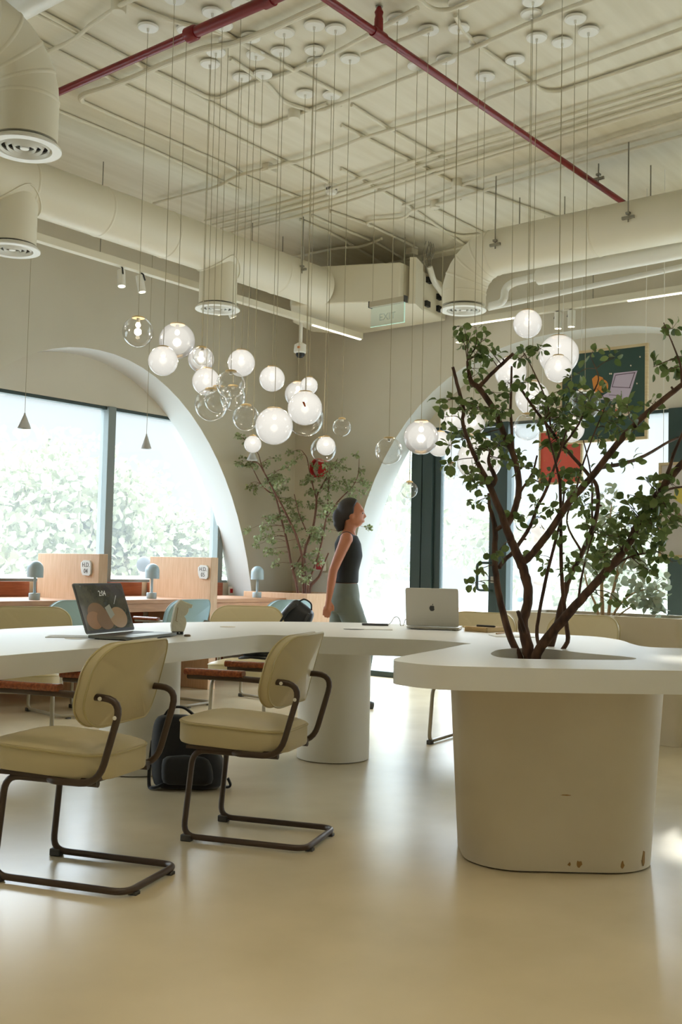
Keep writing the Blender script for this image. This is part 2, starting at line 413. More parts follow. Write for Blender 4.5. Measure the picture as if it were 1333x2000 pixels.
for x in (3.905, 5.78):
    c = build('drop_collar', MB().tube([(x, YD, ZD + .02), (x, YD, ZDF + .042)], .150, 32), M_DUCT, t)
    mb = MB()
    sad = []
    for k in range(33):
        a = 2 * math.pi * k / 32; sad.append((x + .172 * math.cos(a), YD + .172 * math.sin(a), ZD - math.sqrt(max(RD ** 2 - (.172 * math.sin(a)) ** 2, 0)) - .004))
    mb.tube(sad[:-1], .006, 6, closed=True); build('saddle', mb, M_DUCT, t)
    diffuser(t, x, YD, ZDF, .178)
XD, ZD2 = 6.885, 3.515
t = thing('air_duct', 'beige round duct above the doorway, elbow turning down to an outlet', 'air duct', (XD, 1, ZD2))
yb = 4.36
path = [(XD, -4.2, ZD2), (XD, yb - .36, ZD2)] + [(XD, yb - .30 + .30 * math.sin(a), ZD2 - .30 + .30 * math.cos(a)) for a in np.linspace(0.0, math.pi / 2, 9)] + [(XD, yb, ZDF + .042)]
build('duct_pipe', MB().tube(path, .172, 36), M_DUCT, t)
rings(t, [((XD, y, ZD2), (0, 1, 0)) for y in np.arange(1.6, 3.7, .82)], .172)
rings(t, [((XD, yb - .30 + .30 * math.sin(a), ZD2 - .30 + .30 * math.cos(a)), (0, math.cos(a), -math.sin(a))) for a in np.linspace(.1, 1.5, 5)], .172)
diffuser(t, XD, yb, ZDF, .178)
XE, YE = 2.953, 4.437
t = thing('air_duct', 'nearest beige duct elbow at upper left with round ringed outlet', 'air duct', (XE, YE, ZD))
ze = 3.62
path = [(-1.0, YE, ze), (XE - .36, YE, ze)] + [(XE - .28 + .28 * math.sin(a), YE, ze - .28 + .28 * math.cos(a)) for a in np.linspace(0, math.pi / 2, 9)] + [(XE, YE, ZDF + .042)]
build('duct_pipe', MB().tube(path, .158, 36), M_DUCT, t)
rings(t, [((XE - .28 + .28 * math.sin(a), YE, ze - .28 + .28 * math.cos(a)), (math.cos(a), 0, -math.sin(a))) for a in np.linspace(.05, 1.55, 5)], .158)
diffuser(t, XE, YE, ZDF, .178)
p0, p1 = at_z(0, 18, 3.925), at_z(70, -22, 3.925)
t = thing('air_duct', 'glossy white duct crossing the top left corner of the ceiling', 'air duct', p0)
dd = (p1 - p0); dd = Vector((0, 1, 0)) if True else dd
build('duct_pipe', MB().tube([p0 + Vector((0, 2.2, 0)), p0 - Vector((0, 2.5, 0))], .10, 28), M_WHITE, t)

# air handling unit in the corner
foot = [at_z(*q, 3.40) for q in [(567, 598), (640, 594), (781, 588), (805, 597), (823, 602), (876, 628), (868, 637), (790, 654), (700, 659), (610, 648), (572, 630)]]
foot = [Vector((min(p.x, 8.12), min(p.y, 7.12), 0)) for p in foot]
t = thing('ceiling_air_conditioner', 'large boxy beige air conditioning unit in the ceiling corner', 'air conditioner', (foot[0].x, foot[0].y, 3.4))
build('casing', MB().prism([(p.x, p.y) for p in foot], 3.40, 3.745), M_DUCT, t, smooth=25, bevel=.012)
fp = [at_z(*q, 3.40) for q in [(799, 590), (812, 590), (826, 603), (812, 606)]]
mb = MB().prism([(p.x, p.y) for p in fp], 3.385, 3.80); build('flange', mb, M_DUCT, t, smooth=0, bevel=.004)
a_, b_ = foot[4], foot[5]
dirv = (b_ - a_).normalized(); nr = Vector((dirv.y, -dirv.x, 0))
if nr.dot(-a_) < 0: nr = -nr
mb = MB()
for s_, zc in ((.10, 3.46), (.34, 3.47), (.34, 3.58), (.12, 3.68)):
    build('bracket', MB().box(a_ + dirv * s_ + nr * .012 + Vector((0, 0, zc)), (.07, .03, .05), math.atan2(dirv.y, dirv.x)), M_BLACK, t, smooth=0)
mb = MB(); mb.tube(smooth_path([a_ + dirv * .05 + nr * .05 + Vector((0, 0, 3.78)), a_ + dirv * .15 + nr * .06 + Vector((0, 0, 3.66)), a_ + dirv * .4 + nr * .06 + Vector((0, 0, 3.58)), a_ + dirv * .62 + nr * .05 + Vector((0, 0, 3.57))]), .028, 10)
build('insulated_hose', mb, M_WHITE, t)
mb = MB()
for k in range(7):
    q = a_ + dirv * (.02 + .02 * k) + nr * (.03 + .01 * (k % 3))
    mb.tube(smooth_path([q + Vector((0, 0, CEIL - .03)), q + Vector((.02 * math.sin(k), .03 * math.cos(k * 2), 3.92)), q + Vector((-.03 * math.cos(k), .02, 3.84)), q + Vector((.01, .0, 3.765))], 5), .004, 5)
build('wiring', mb, M_STEEL, t)

# insulated pipes below the right duct
def pipe(name, label, pts, r, m_, cat='pipe', sm=True, z=None, group=None):
    P = [Vector(p) for p in pts]
    o = build(name, MB().tube(fillet(P, .05) if not sm else P, r, 14), m_); tag(o, label, cat, group); return o
XP = 7.15
pp = [at_x(1052, 541, XP), at_x(1333, 488, XP)]; dv = (pp[1] - pp[0]).normalized()
pipe('insulated_pipe', 'fat white lagged pipe behind the right duct with a torn open end', [pp[0], pp[0] + dv * 6], .062, M_WHITE)
XP2 = 7.45
q = [at_x(*a, XP2) for a in [(958, 598), (985, 590), (987, 562), (1005, 551), (1062, 538)]]
pipe('drain_pipe', 'bent white drain pipe with two elbows beside the ceiling unit', q, .032, M_WHITE, sm=False)
XP2 = 7.55
q = [at_x(955, 602, XP2), at_x(1333, 521, XP2)]; q[1] = q[0] + (q[1] - q[0]) * 3
pipe('drain_pipe', 'long thin white pipe under the lagged pipe on the right wall', q, .022, M_WHITE)

# ------------------------------------------------------------------ red sprinkler pipes
ZS = 3.88
Y2 = at_z(930, 198, ZS).y; X1 = at_z(320, 90, ZS).x
t = thing('sprinkler_pipe', 'thin dark red sprinkler pipe running diagonally to the right duct', 'pipe', (5, Y2, ZS))
build('pipe_run', MB().tube([(3.2, Y2, ZS), (8.19, Y2, ZS)], .021, 16), M_RED, t)
sp = at_y(740, 58, Y2)
build('tee', MB().tube([(sp.x - .05, Y2, ZS), (sp.x + .05, Y2, ZS)], .027, 16).tube([(sp.x, Y2, ZS), (sp.x, Y2, ZS + .07)], .024, 14), M_RED, t)
hd = build('sprinkler_head', MB().lathe([(0, -.04), (.019, -.04), (.024, -.02), (.019, 0), (.024, .02), (.017, .035), (.012, .05), (0, .05)], (sp.x, Y2, ZS + .10), 16), M_RED, t)
mb = MB(); mb.tube([(sp.x - .012, Y2, ZS + .14), (sp.x - .012, Y2, CEIL - .012)], .003, 6).tube([(sp.x + .012, Y2, ZS + .14), (sp.x + .012, Y2, CEIL - .012)], .003, 6).lathe([(0, 0), (.02, 0), (.02, .004), (0, .004)], (sp.x, Y2, CEIL - .012), 12)
build('sprinkler_frame', mb, M_STEEL, hd)
t = thing('sprinkler_pipe', 'thicker red sprinkler pipe with a coupling, upper left of ceiling', 'pipe', (X1, 5, ZS))
yc = at_x(375, 52, X1).y
build('pipe_run', MB().tube([(X1, 7.22, ZS), (X1, yc, ZS)], .022, 16).tube([(X1, yc, ZS), (X1, Y2 + .1, ZS)], .030, 16), M_RED, t)
build('coupling', MB().tube([(X1, yc + .04, ZS), (X1, yc + .03, ZS), (X1, yc - .03, ZS), (X1, yc - .04, ZS)], [.03, .04, .04, .034], 18), M_RED, t)
yc2 = at_x(525, 5, X1).y
build('coupling', MB().tube([(X1, yc2 + .03, ZS), (X1, yc2 - .03, ZS)], .037, 18), M_RED, t)

# rods and hangers
def rod(top, bottom_z, label, grp=None, clamp=True):
    o = thing('hanger_rod', label, 'hanger', (top[0], top[1], bottom_z), group=grp)
    build('rod', MB().tube([(top[0], top[1], CEIL), (top[0], top[1], bottom_z)], .005, 8), M_STEEL, o)
    if clamp: build('clamp', MB().box((top[0], top[1], bottom_z + .03), (.02, .09, .02)).box((top[0], top[1], bottom_z + .06), (.03, .03, .015)), M_STEEL, o, bevel=.002)
    return o
a = at_z(1203, 312, CEIL); rod((a.x, Y2), ZS + .02, 'threaded rod holding the red pipe near the right duct')
a = at_x(1228, 425, XD - .176); rod((XD - .178, a.y), a.z - .03, 'rod with cross clamp strapped to the right duct near the frame edge')
a = at_x(968, 478, XD - .176); rod((XD - .178, a.y), a.z - .03, 'rod with cross clamp beside the elbow of the right duct')
a = at_y(590, 527, YD - .18); rod((a.x, YD - .182), a.z - .03, 'rod with cross clamp on the left duct beside the ceiling unit')
for x_, y_, lb in ((731, 520, 'rod into the top of the ceiling unit, left of the pair'), (793, 520, 'rod into the top of the ceiling unit, right of the pair')):
    a = at_z(x_, y_ + 2, 3.745) + Vector((.05, .05, 0)); rod((a.x, a.y), 3.745, lb, clamp=False)
for x_, y_, lb in ((1272, 323, 'bare rod rising from behind the right duct, right of the red pipe'), (1016, 386, 'bare rod rising from behind the right duct, third from the elbow'), (1104, 384, 'bare rod rising from behind the right duct, left of the red pipe'), (553, 462, 'bare rod rising from behind the left duct')):
    a = at_z(x_, y_, CEIL); rod((a.x, a.y), 3.6, lb, clamp=False)

# ------------------------------------------------------------------ conduits on the ceiling (traced runs, real radius and height)
CON = [
 ('A', 'conduit kinking above the red pipe, crossing from top right', [(640, 213), (667, 202), (712, 185), (800, 150), (827, 140), (842, 130), (907, 102), (1047, 40), (1167, -5)]),
 ('A', 'long conduit with a swan-neck bend under the row of canopies', [(520, 330), (585, 315), (667, 287), (702, 272), (887, 217), (912, 210), (934, 207), (954, 192), (1037, 165), (1333, 57), (1500, -5)]),
 ('B', 'conduit dropping through the canopies and bending right', [(890, 30), (902, 57), (937, 92), (1037, 160), (1060, 178), (1092, 180), (1333, 100), (1500, 45)]),
 ('A', 'short looped conduit at the top centre edge', [(817, -5), (835, 12), (852, 20), (877, 20), (937, -3)]),
 ('A', 'conduit feeding the canopy right of the sprinkler head', [(600, 128), (667, 97), (697, 80), (817, 15)]),
 ('A', 'short conduit between two canopies above the red pipe', [(707, 107), (822, 65), (845, 56)]),
 ('A', 'first conduit of the bundle crossing to the right edge, nearest the camera', [(400, 432), (505, 408), (620, 378), (717, 345), (817, 312), (922, 280), (1027, 250), (1333, 160), (1480, 115)]),
 ('A', 'second conduit of the bundle crossing to the right edge', [(415, 440), (520, 416), (640, 384), (732, 355), (862, 310), (1037, 260), (1333, 172), (1480, 127)]),
 ('A', 'third conduit of the bundle crossing to the right edge', [(432, 448), (540, 420), (667, 386), (872, 325), (967, 297), (1333, 185), (1480, 140)]),
 ('A', 'fourth conduit of the bundle, farthest from the camera', [(450, 456), (560, 428), (680, 394), (817, 350), (967, 305), (1333, 196), (1480, 150)]),
 ('A', 'lone conduit just beyond the bundle at right', [(787, 402), (930, 352), (1157, 285), (1333, 233), (1480, 190)]),
 ('A', 'farthest long conduit in front of the right duct', [(852, 402), (902, 385), (1147, 315), (1333, 266), (1480, 226)]),
 ('B', 'straight conduit from ceiling centre towards the right duct, with a junction box', [(667, 245), (887, 357), (905, 363), (950, 376), (1100, 430)]),
 ('B', 'short conduit ending at the bundle, below the red pipe', [(687, 205), (777, 262), (857, 305), (872, 313)]),
 ('B', 'straight conduit passing the smoke detector towards the ceiling unit', [(667, 330), (792, 398), (911, 480)]),
 ('B', 'conduit from the upper left running inwards then turning right', [(65, 25), (315, 145), (405, 190), (425, 193), (440, 188), (500, 160), (560, 145), (600, 125)]),
 ('B', 'middle long conduit from the upper left, under the thicker red pipe', [(75, 20), (495, 246), (510, 250), (525, 246), (640, 202)]),
 ('B', 'lower long conduit from the upper left, parallel to its neighbour', [(15, 50), (200, 145), (570, 322), (640, 356)]),
 ('B', 'thin conduit leaving the hairpin bend along the ceiling', [(160, 198), (207, 220), (455, 328), (480, 345), (590, 388)]),
 ('A', 'thick conduit curving from hairpin bend up to the top centre', [(160, 198), (156, 190), (165, 184), (185, 178), (220, 167), (270, 148), (320, 125), (395, 96), (420, 91), (450, 88), (520, 62), (645, 4), (680, -14)]),
 ('B', 'thin conduit above the left duct, nearest the left wall', [(108, 215), (290, 290), (445, 360), (470, 372)]),
 ('A', 'wavy conduit crossing above the left duct with a small box', [(300, 398), (425, 365), (465, 343), (495, 335), (530, 327), (560, 318), (585, 315)]),
 ('A', 'jointed conduit behind the thicker red pipe at upper left', [(65, 115), (140, 80), (160, 65), (172, 52), (220, 20), (245, 4), (290, -12)]),
 ('B', 'bent conduit left of the thicker red pipe near the top edge', [(238, -5), (255, 8), (300, 28), (350, 45), (440, 65), (500, 100)]),
 ('B', 'straight conduit from the canopies down to ceiling centre', [(420, 55), (560, 130), (667, 185)]),
 ('B', 'winding conduit below the left canopies', [(450, 115), (525, 165), (545, 190), (560, 202), (610, 217), (640, 214), (667, 205)]),
 ('B', 'upper of the conduits running into the dark corner', [(646, 413), (722, 439), (815, 484)]),
 ('B', 'middle of the conduits running into the dark corner', [(611, 422), (661, 444), (736, 474), (812, 520)]),
 ('B', 'lower of the conduits running into the dark corner', [(587, 429), (658, 461), (757, 520)]),
 ('A', 'hooked conduit in front of the ceiling unit', [(722, 441), (716, 436), (727, 431), (760, 429), (786, 427), (797, 420), (808, 410), (860, 398), (900, 388)]),
 ('B', 'conduit ending at the elbow of the right duct', [(796, 424), (890, 459), (905, 461), (948, 456)]),
 ('B', 'short conduit just before the elbow of the right duct', [(850, 408), (935, 451), (960, 462)]),
 ('A', 'conduit in the dark corner crossing behind the wiring', [(759, 515), (897, 484), (935, 474)]),
 ('A', 'conduit in the dark corner above the left duct end', [(570, 503), (661, 484), (700, 483), (720, 477), (746, 466)]),
]
for kind, lb, pts in CON:
    zz = CEIL - .016 if kind == 'B' else CEIL - .040
    P = [at_z(*q, zz) for q in pts]
    P = fillet(P, .12, 4)
    rr = .018 if 'thick conduit' in lb else .0125
    o = build('ceiling_conduit', MB().tube(P, rr, 10), M_PIPE); tag(o, lb, 'conduit')
# junction boxes, straps
for px, py, lb in ((232, 14, 'round junction box on the jointed conduit at upper left'), (575, 224, 'small round junction box below the left canopies'), (893, 358, 'round junction box on the conduit near ceiling centre'), (527, 330, 'small square box on the wavy conduit'), (850, 400, 'junction box where the hooked conduit ends'), (805, 492, 'white junction box above the ceiling unit')):
    p = at_z(px, py, CEIL - .03)
    if 'square' in lb or 'white' in lb: o = build('junction_box', MB().box((p.x, p.y, CEIL - .028), (.10, .07, .056)), M_PIPE, bevel=.004)
    else: o = build('junction_box', MB().lathe([(0, -.03), (.036, -.03), (.04, -.024), (.04, .03), (0, .03)], (p.x, p.y, CEIL - .03), 20), M_PIPE)
    tag(o, lb, 'junction box')
# smoke detector
p = at_z(648, 372, CEIL - .04)
t = thing('smoke_detector', 'white round smoke detector on the ceiling centre', 'smoke detector', (p.x, p.y, CEIL - .08))
build('base', MB().lathe([(0, 0), (.056, 0), (.056, -.018), (.05, -.024), (0, -.024)], (p.x, p.y, CEIL), 28), M_WHITE, t)
build('vent_ring', MB().lathe([(0, -.024), (.043, -.024), (.043, -.045), (0, -.045)], (p.x, p.y, CEIL), 28), M_DARKGREY, t)
mb = MB().lathe([(0, -.045), (.046, -.045), (.046, -.052), (.034, -.068), (0, -.068)], (p.x, p.y, CEIL), 28)
for k in range(10):
    a = k * math.pi / 5; mb.box((p.x + .044 * math.cos(a), p.y + .044 * math.sin(a), CEIL - .035), (.006, .006, .026), a)
build('cover', mb, M_WHITE, t)

# ------------------------------------------------------------------ track lights
YT, ZT, XT = 6.20, 3.325, 8.0
def track(label, a, b, leds, spots, axis, cz):
    t = thing('track_light_beam', label, 'track light', a)
    a = Vector(a); b = Vector(b); s_ = Vector((.028, .028, .028)); dr = (b - a).normalized()
    lo = a - Vector((0 if axis == 'x' else .028, .028 if axis == 'x' else 0, .028)); hi = b + Vector((0 if axis == 'x' else .028, .028 if axis == 'x' else 0, .028))
    build('beam', MB().span(lo, hi), M_DUCT, t, smooth=0, bevel=.003)
    for p, q in leds: build('light_strip', MB().span(p - Vector((.012, .012, .004)), q + Vector((.012, .012, .004))), M_LED, t, smooth=0)
    mb = MB(); L = (b - a).length
    for k in range(int(L / 1.6) + 1):
        c = a + dr * (.4 + 1.6 * k)
        if (c - a).length < L: mb.tube([c + Vector((0, 0, .028)), (c.x, c.y, CEIL)], .004, 6)
    build('suspension_wire', mb, M_STEEL, t)
    return t
tl = track('cream light track hung along the left wall below the duct', (-2, YT, ZT), (7.95, YT, ZT),
      [(Vector((at_y(613, 640, YT).x, YT, ZT - .032)), Vector((min(at_y(703, 661, YT).x, 7.93), YT, ZT - .032)))], [], 'x', 0)
yA, yB = at_x(1010, 620, XT).y, at_x(918, 634, XT).y
yC, yD_ = 1.2, at_x(1230, 584, XT).y
tr = track('cream light track hung along the right wall above the posters', (XT, -3, ZT), (XT, 5.16, ZT),
      [(Vector((XT, yA, ZT - .032)), Vector((XT, yB, ZT - .032))), (Vector((XT, yC, ZT - .032)), Vector((XT, yD_, ZT - .032)))], [], 'y', 0)
def led_light(c, sx_, sy_, pw):
    l = bpy.data.lights.new('strip_glow', 'AREA'); l.shape = 'RECTANGLE'; l.size = sx_; l.size_y = sy_; l.energy = pw; l.color = (1, .9, .75)
    o = bpy.data.objects.new('strip_glow', l); COL.objects.link(o); o.location = c; return o
def spot(label, p, aim, L=.13, r=.030, on=True):
    """cylinder spot head hanging from a track; p = head centre"""
    p = Vector(p); dr = (Vector(aim) - p).normalized(); R = dr.to_track_quat('-Z', 'Y').to_matrix()
    o = thing('track_spotlight', label, 'spotlight', p)
    build('head', MB().lathe([(0, L / 2), (r, L / 2), (r, -L / 2), (r * .86, -L / 2), (r * .86, -L / 2 + .012), (0, -L / 2 + .012)], p, 24, rot=R), M_WHITE, o)
    build('lens', MB().lathe([(0, -L / 2 + .008), (r * .84, -L / 2 + .008), (r * .84, -L / 2 + .011), (0, -L / 2 + .011)], p, 20, rot=R), mat('spot_lens', (255, 244, 220), .4, emit=((255, 240, 210), 9.0 if on else 1.2)), o)
    build('yoke', MB().tube([p + Vector((0, 0, .02)) + R @ Vector((0, r + .006, 0)), p + Vector((0, 0, L * .55)) + R @ Vector((0, r * .6, 0)), (p.x, p.y, ZT - .028)], .006, 8), M_BLACK, o)
    if on:
        l = bpy.data.lights.new('spot_beam', 'SPOT'); l.energy = SPOT_POWER; l.spot_size = math.radians(62); l.spot_blend = .8; l.color = (1, .88, .7); l.shadow_soft_size = .03
        lo_ = bpy.data.objects.new('spot_beam', l); COL.objects.link(lo_); lo_.location = p + dr * (L / 2 + .01)
        lo_.rotation_euler = dr.to_track_quat('-Z', 'Y').to_euler()
    return o
for (px, py, ax, lb) in ((237, 552, -.1, 'white track spotlight above the left arch, first of the left pair'), (275, 560, .1, 'white track spotlight above the left arch, second of the left pair'),
                         (428, 602, .3, 'white track spotlight under the second duct outlet, left one'), (450, 607, .55, 'white track spotlight under the second duct outlet, right one'),
                         (17, 484, 0, 'white track spotlight at the frame edge under the first outlet')):
    p = at_y(px, py, YT); spot(lb, (p.x, p.y, ZT - .115), (p.x + ax, p.y - .25, p.z - 1.2))
for (px, py, lb) in ((897, 652, 'white can spotlight left of the hanging globes, beside the short light strip'), (1091, 623, 'white can spotlight above the biggest globe, left of the pair'), (1117, 620, 'white can spotlight above the biggest globe, right of the pair')):
    p = at_x(px, py, XT); spot(lb, (XT, p.y, ZT - .11), (XT, p.y, 0), L=.14, r=.032, on=False)

# can downlights added on the ceiling, out of view, to brighten the near floor
for k, (x, y) in enumerate(((1.5, .9), (2.1, 1.4), (2.0, .2), (1.0, 2.1), (1.4, 2.6), (.6, .2))):
    t = thing('added_downlight', 'white can downlight added out of view to light the near floor', 'spotlight', (x, y, CEIL), group='added unseen downlights above the near floor')
    build('can', MB().lathe([(0, 0), (.05, 0), (.05, -.12), (.043, -.12), (.043, -.10), (0, -.10)], (x, y, CEIL), 24), M_WHITE, t)
    build('lens', MB().lathe([(0, -.102), (.042, -.102), (.042, -.105), (0, -.105)], (x, y, CEIL), 20), mat('spot_lens', (255, 244, 220), .4, emit=((255, 240, 210), 9.0)), t)
    l = bpy.data.lights.new('added_downlight_beam', 'SPOT'); l.energy = ADDED_DOWN_POWER; l.spot_size = math.radians(78); l.spot_blend = .9; l.color = (1, .85, .62); l.shadow_soft_size = .05
    o = bpy.data.objects.new('added_downlight_beam', l); COL.objects.link(o); o.location = (x, y, CEIL - .13)
# ------------------------------------------------------------------ big table
ZTOP, TH = .75, .080
def tz(px, py): p = at_z(px, py, ZTOP); return (p.x, p.y)
edge = [(-330, 1318), (-160, 1298), (0, 1281), (160, 1268), (300, 1258.5), (430, 1247.5), (485, 1242), (520, 1240), (580, 1241.5), (654, 1244), (720, 1246), (820, 1249.5), (885, 1253.5)]
edge2 = [(905, 1259), (868, 1266.5), (830, 1273.5), (795, 1280), (776, 1284.5), (769.5, 1288), (773, 1291), (790, 1293.5), (826, 1297.5), (880, 1300.8), (980, 1303.5), (1138, 1307), (1333, 1310), (1500, 1312), (1620, 1311), (1690, 1305), (1715, 1295), (1690, 1284), (1600, 1274), (1450, 1269), (1333, 1266), (1267, 1263.5), (1237, 1258), (1212, 1250), (1167, 1243.5), (1107, 1240), (1013, 1235), (923, 1227), (850, 1222), (760, 1218), (667, 1215.5), (525, 1214), (365, 1215), (265, 1217.5), (130, 1222.5), (0, 1229), (-160, 1240), (-330, 1255), (-430, 1270), (-450, 1290), (-400, 1310)]
pe = smooth_path([Vector((*tz(*q), 0)) for q in edge] + [Vector((*tz(922, 1257), 0))], 4)
pe2 = smooth_path([Vector((*tz(*q), 0)) for q in edge2], 4)
outline = [(p.x, p.y) for p in pe] + [(p.x, p.y) for p in pe2]
hole_px = [(959.5, 1277.5), (965, 1272), (980, 1268.2), (1017, 1266), (1050, 1266.5), (1082, 1268.5), (1142, 1275.5), (1207, 1281), (1238, 1284.5), (1243, 1287), (1225, 1288.8), (1167, 1288.6), (1067, 1287.5), (1007, 1286.2), (972, 1283)]
hole = [(p.x, p.y) for p in smooth_path([Vector((*tz(*q), 0)) for q in hole_px], 3, closed=True)]
BX, BY = 0, 0
R2 = Vector((CX.x, CX.y, 0)).normalized(); F2 = Vector((CZ.x, CZ.y, 0)).normalized()
ctr = Vector((3.46, 1.80, 0)) + F2 * .25 + R2 * .066
t = thing('work_table', 'huge white wavy communal table with a tree growing through it', 'table', (ctr.x, ctr.y, 0))
build('tabletop', MB().prism(outline, ZTOP - TH, ZTOP, holes=[hole]), M_TABLE, t, smooth=30, bevel=.006)
M_BASE = mat('white_plaster_base', (208, 197, 174), .55, noise=(2.5, (200, 188, 164), (1, 1, 1)))
def loft(c, wb, db, wt, dt, r, z0, z1, n=10, holes=0):
    mb = MB(); rows = []
    for k in range(n + 1):
        s_ = k / n; ww = wb + (wt - wb) * s_; ddp = db + (dt - db) * s_
        for p in rrect(ww, ddp, r, 12): v = c + R2 * p[0] + F2 * p[1]; mb.v.append((v.x, v.y, z0 + (z1 - z0) * s_))
    N = len(mb.v) // (n + 1)
    for k in range(n):
        for i in range(N):
            j = (i + 1) % N; mb.f.append((k * N + i, k * N + j, (k + 1) * N + j, (k + 1) * N + i))
    mb.f.append(tuple(range(N - 1, -1, -1))); mb.f.append(tuple(n * N + i for i in range(N)))
    return mb
b1 = build('table_base', loft(ctr, .70, .54, .775, .60, .20, 0.006, ZTOP - TH), M_BASE, t, smooth=60); b1['label'] = 'wide tapered base with chipped paint near the floor'
# chipped patches: thin filler-coloured flakes on the base skin
for (px, py, sx_, sy_) in ((1131, 1688, .012, .016), (1113, 1688, .007, .008), (1217, 1690, .007, .016), (1258, 1672, .010, .045), (1263, 1690, .014, .02), (1106, 1553, .022, .002)):
    base = at_d(px, py, 3.0)
    pts = []
    r_ = random.Random(px)
    for k in range(9):
        a = 2 * math.pi * k / 9; q = r_.uniform(.6, 1.1); pts.append((sx_ * q * math.cos(a), sy_ * q * math.sin(a)))
    d0 = ray(px, py); nrm = -F2
    # meet the front of the tapered base
    s_ = None
    lo, hi = 3.0, 4.6
    for _ in range(60):
        mid = (lo + hi) / 2; P = EYEP + d0 * mid; lx = (P - ctr).dot(R2); ly = (P - ctr).dot(F2); k = max(0, min(1, P.z / (ZTOP - TH)))
        hw, hd = .35 + .0375 * k, .27 + .03 * k; rr = .20
        ex = max(abs(lx) - (hw - rr), 0); ey = max(abs(ly) - (hd - rr), 0); inside = math.hypot(ex, ey) < rr
        if inside: hi = mid
        else: lo = mid
    P = EYEP + d0 * hi; lx = (P - ctr).dot(R2); ly = (P - ctr).dot(F2)
    ex = math.copysign(max(abs(lx) - .15, 0), lx); ey = math.copysign(max(abs(ly) - .07, 0), ly)
    nrm = (R2 * ex + F2 * ey).normalized(); tx = Vector((-nrm.y, nrm.x, 0))
    M = basis(P + nrm * .0002, tx, Vector((0, 0, 1)), nrm)
    build('chip', MB().prism(pts, -.001, .0008, M=M), mat('old_plaster', (150, 116, 66), .9), b1, smooth=0)
build('shadow_gap', loft(ctr, .67, .51, .67, .51, .19, 0.0, .006, n=1), M_BLACK, t, smooth=60)
def column(c, r, lab):
    mb = MB().lathe([(0, 0.004), (r * .97, 0.004), (r, .0045), (r, ZTOP - TH), (0, ZTOP - TH)], (c[0], c[1], 0), 48)
    o = build('table_leg', mb, mat('white_plaster_column', (224, 219, 206), .55), t, smooth=40); o['label'] = lab
c2 = at_z(650, 1487, 0) + F2 * .12; column((c2.x, c2.y), .205, 'round white column under the middle arm')
c3 = at_z(255, 1518, 0) + F2 * .20; column((c3.x, c3.y), .205, 'round white column behind the nearest chair')
c4 = at_z(1640, 1450, 0); 
# tree pit below the hole
M_SOIL = mat('soil', (58, 44, 32), .95, noise=(60, (84, 66, 48), (1, 1, 1)))
hc = Vector((sum(p[0] for p in hole) / len(hole), sum(p[1] for p in hole) / len(hole), 0))
big = [(hc.x + (p[0] - hc.x) * 1.02, hc.y + (p[1] - hc.y) * 1.02) for p in hole]
build('planting_sleeve', MB().prism(big, ZTOP - .19, ZTOP - TH - .001, holes=[hole]), M_BASE, t, smooth=30)
build('soil_bed', MB().prism([(hc.x + (p[0] - hc.x) * .985, hc.y + (p[1] - hc.y) * .985) for p in hole], ZTOP - .185, ZTOP - .14), M_SOIL, t, smooth=0)
# cable grommets set in the tabletop
for px, py, rr in ((445, 1224.5, .040), (692, 1229, .055), (150, 1247, .05)):
    p = at_z(px, py, ZTOP); build('cable_grommet', MB().lathe([(0, .0015), (rr, .0015), (rr, -.003), (0, -.003)], (p.x, p.y, ZTOP), 28), M_BASE if px != 692 else M_DARKGREY, t)
# visible joint in the front edge of the arm
p = at_z(508, 1240, ZTOP - .001)

# ------------------------------------------------------------------ chairs
M_CREAM = mat('cream_leatherette', (196, 182, 144), .42, spec=.45, bump=(60, .05))
M_CREAMP = mat('cream_piping', (182, 168, 122), .4)
M_BLUE = mat('pale_blue_leatherette', (164, 196, 206), .45)
M_BLUEP = mat('pale_blue_piping', (150, 174, 178), .45)
M_TUBE = mat('brown_powder_coat', (66, 50, 38), .38, spec=.5)
M_TUBE2 = mat('beige_powder_coat', (150, 140, 118), .35, spec=.5)
M_ARMWOOD = mat('varnished_mahogany', (152, 78, 40), .26, noise=(9, (116, 54, 26), (1, 12, 12)), coat=.4)
M_RUB = mat('rubber_foot', (70, 68, 64), .7)
def cushion(w_, d_, h_, r, crown, n=9, plane='xy', bow=0.0):
    """upholstered pad: rounded outline, rounded edge, domed face. local: centre at 0, thickness along +z"""
    mb = MB(); rings_ = []
    lv = [(1.0, 0.0, 0), (1.0, .90, 0)]
    prof = [(.985, 0), (1.0, .10), (1.0, .86), (.985, 1.0)]
    out_ = rrect(w_, d_, r, n); N = len(out_)
    for k, z in prof:
        for p in out_: mb.v.append((p[0] * k, p[1] * k, z * h_))
    inner = [.86, .62, .34]
    for s_ in inner:
        for p in out_: mb.v.append((p[0] * s_, p[1] * s_, h_ + crown * (1 - s_ ** 2.2)))
    R = len(prof) + len(inner)
    for k in range(R - 1):
        for i in range(N):
            j = (i + 1) % N; mb.f.append((k * N + i, k * N + j, (k + 1) * N + j, (k + 1) * N + i))
    mb.v.append((0, 0, h_ + crown)); top = len(mb.v) - 1
    for i in range(N): mb.f.append(((R - 1) * N + i, (R - 1) * N + (i + 1) % N, top))
    mb.v.append((0, 0, 0)); bot = len(mb.v) - 1
    for i in range(N): mb.f.append(((i + 1) % N, i, bot))
    return mb, out_
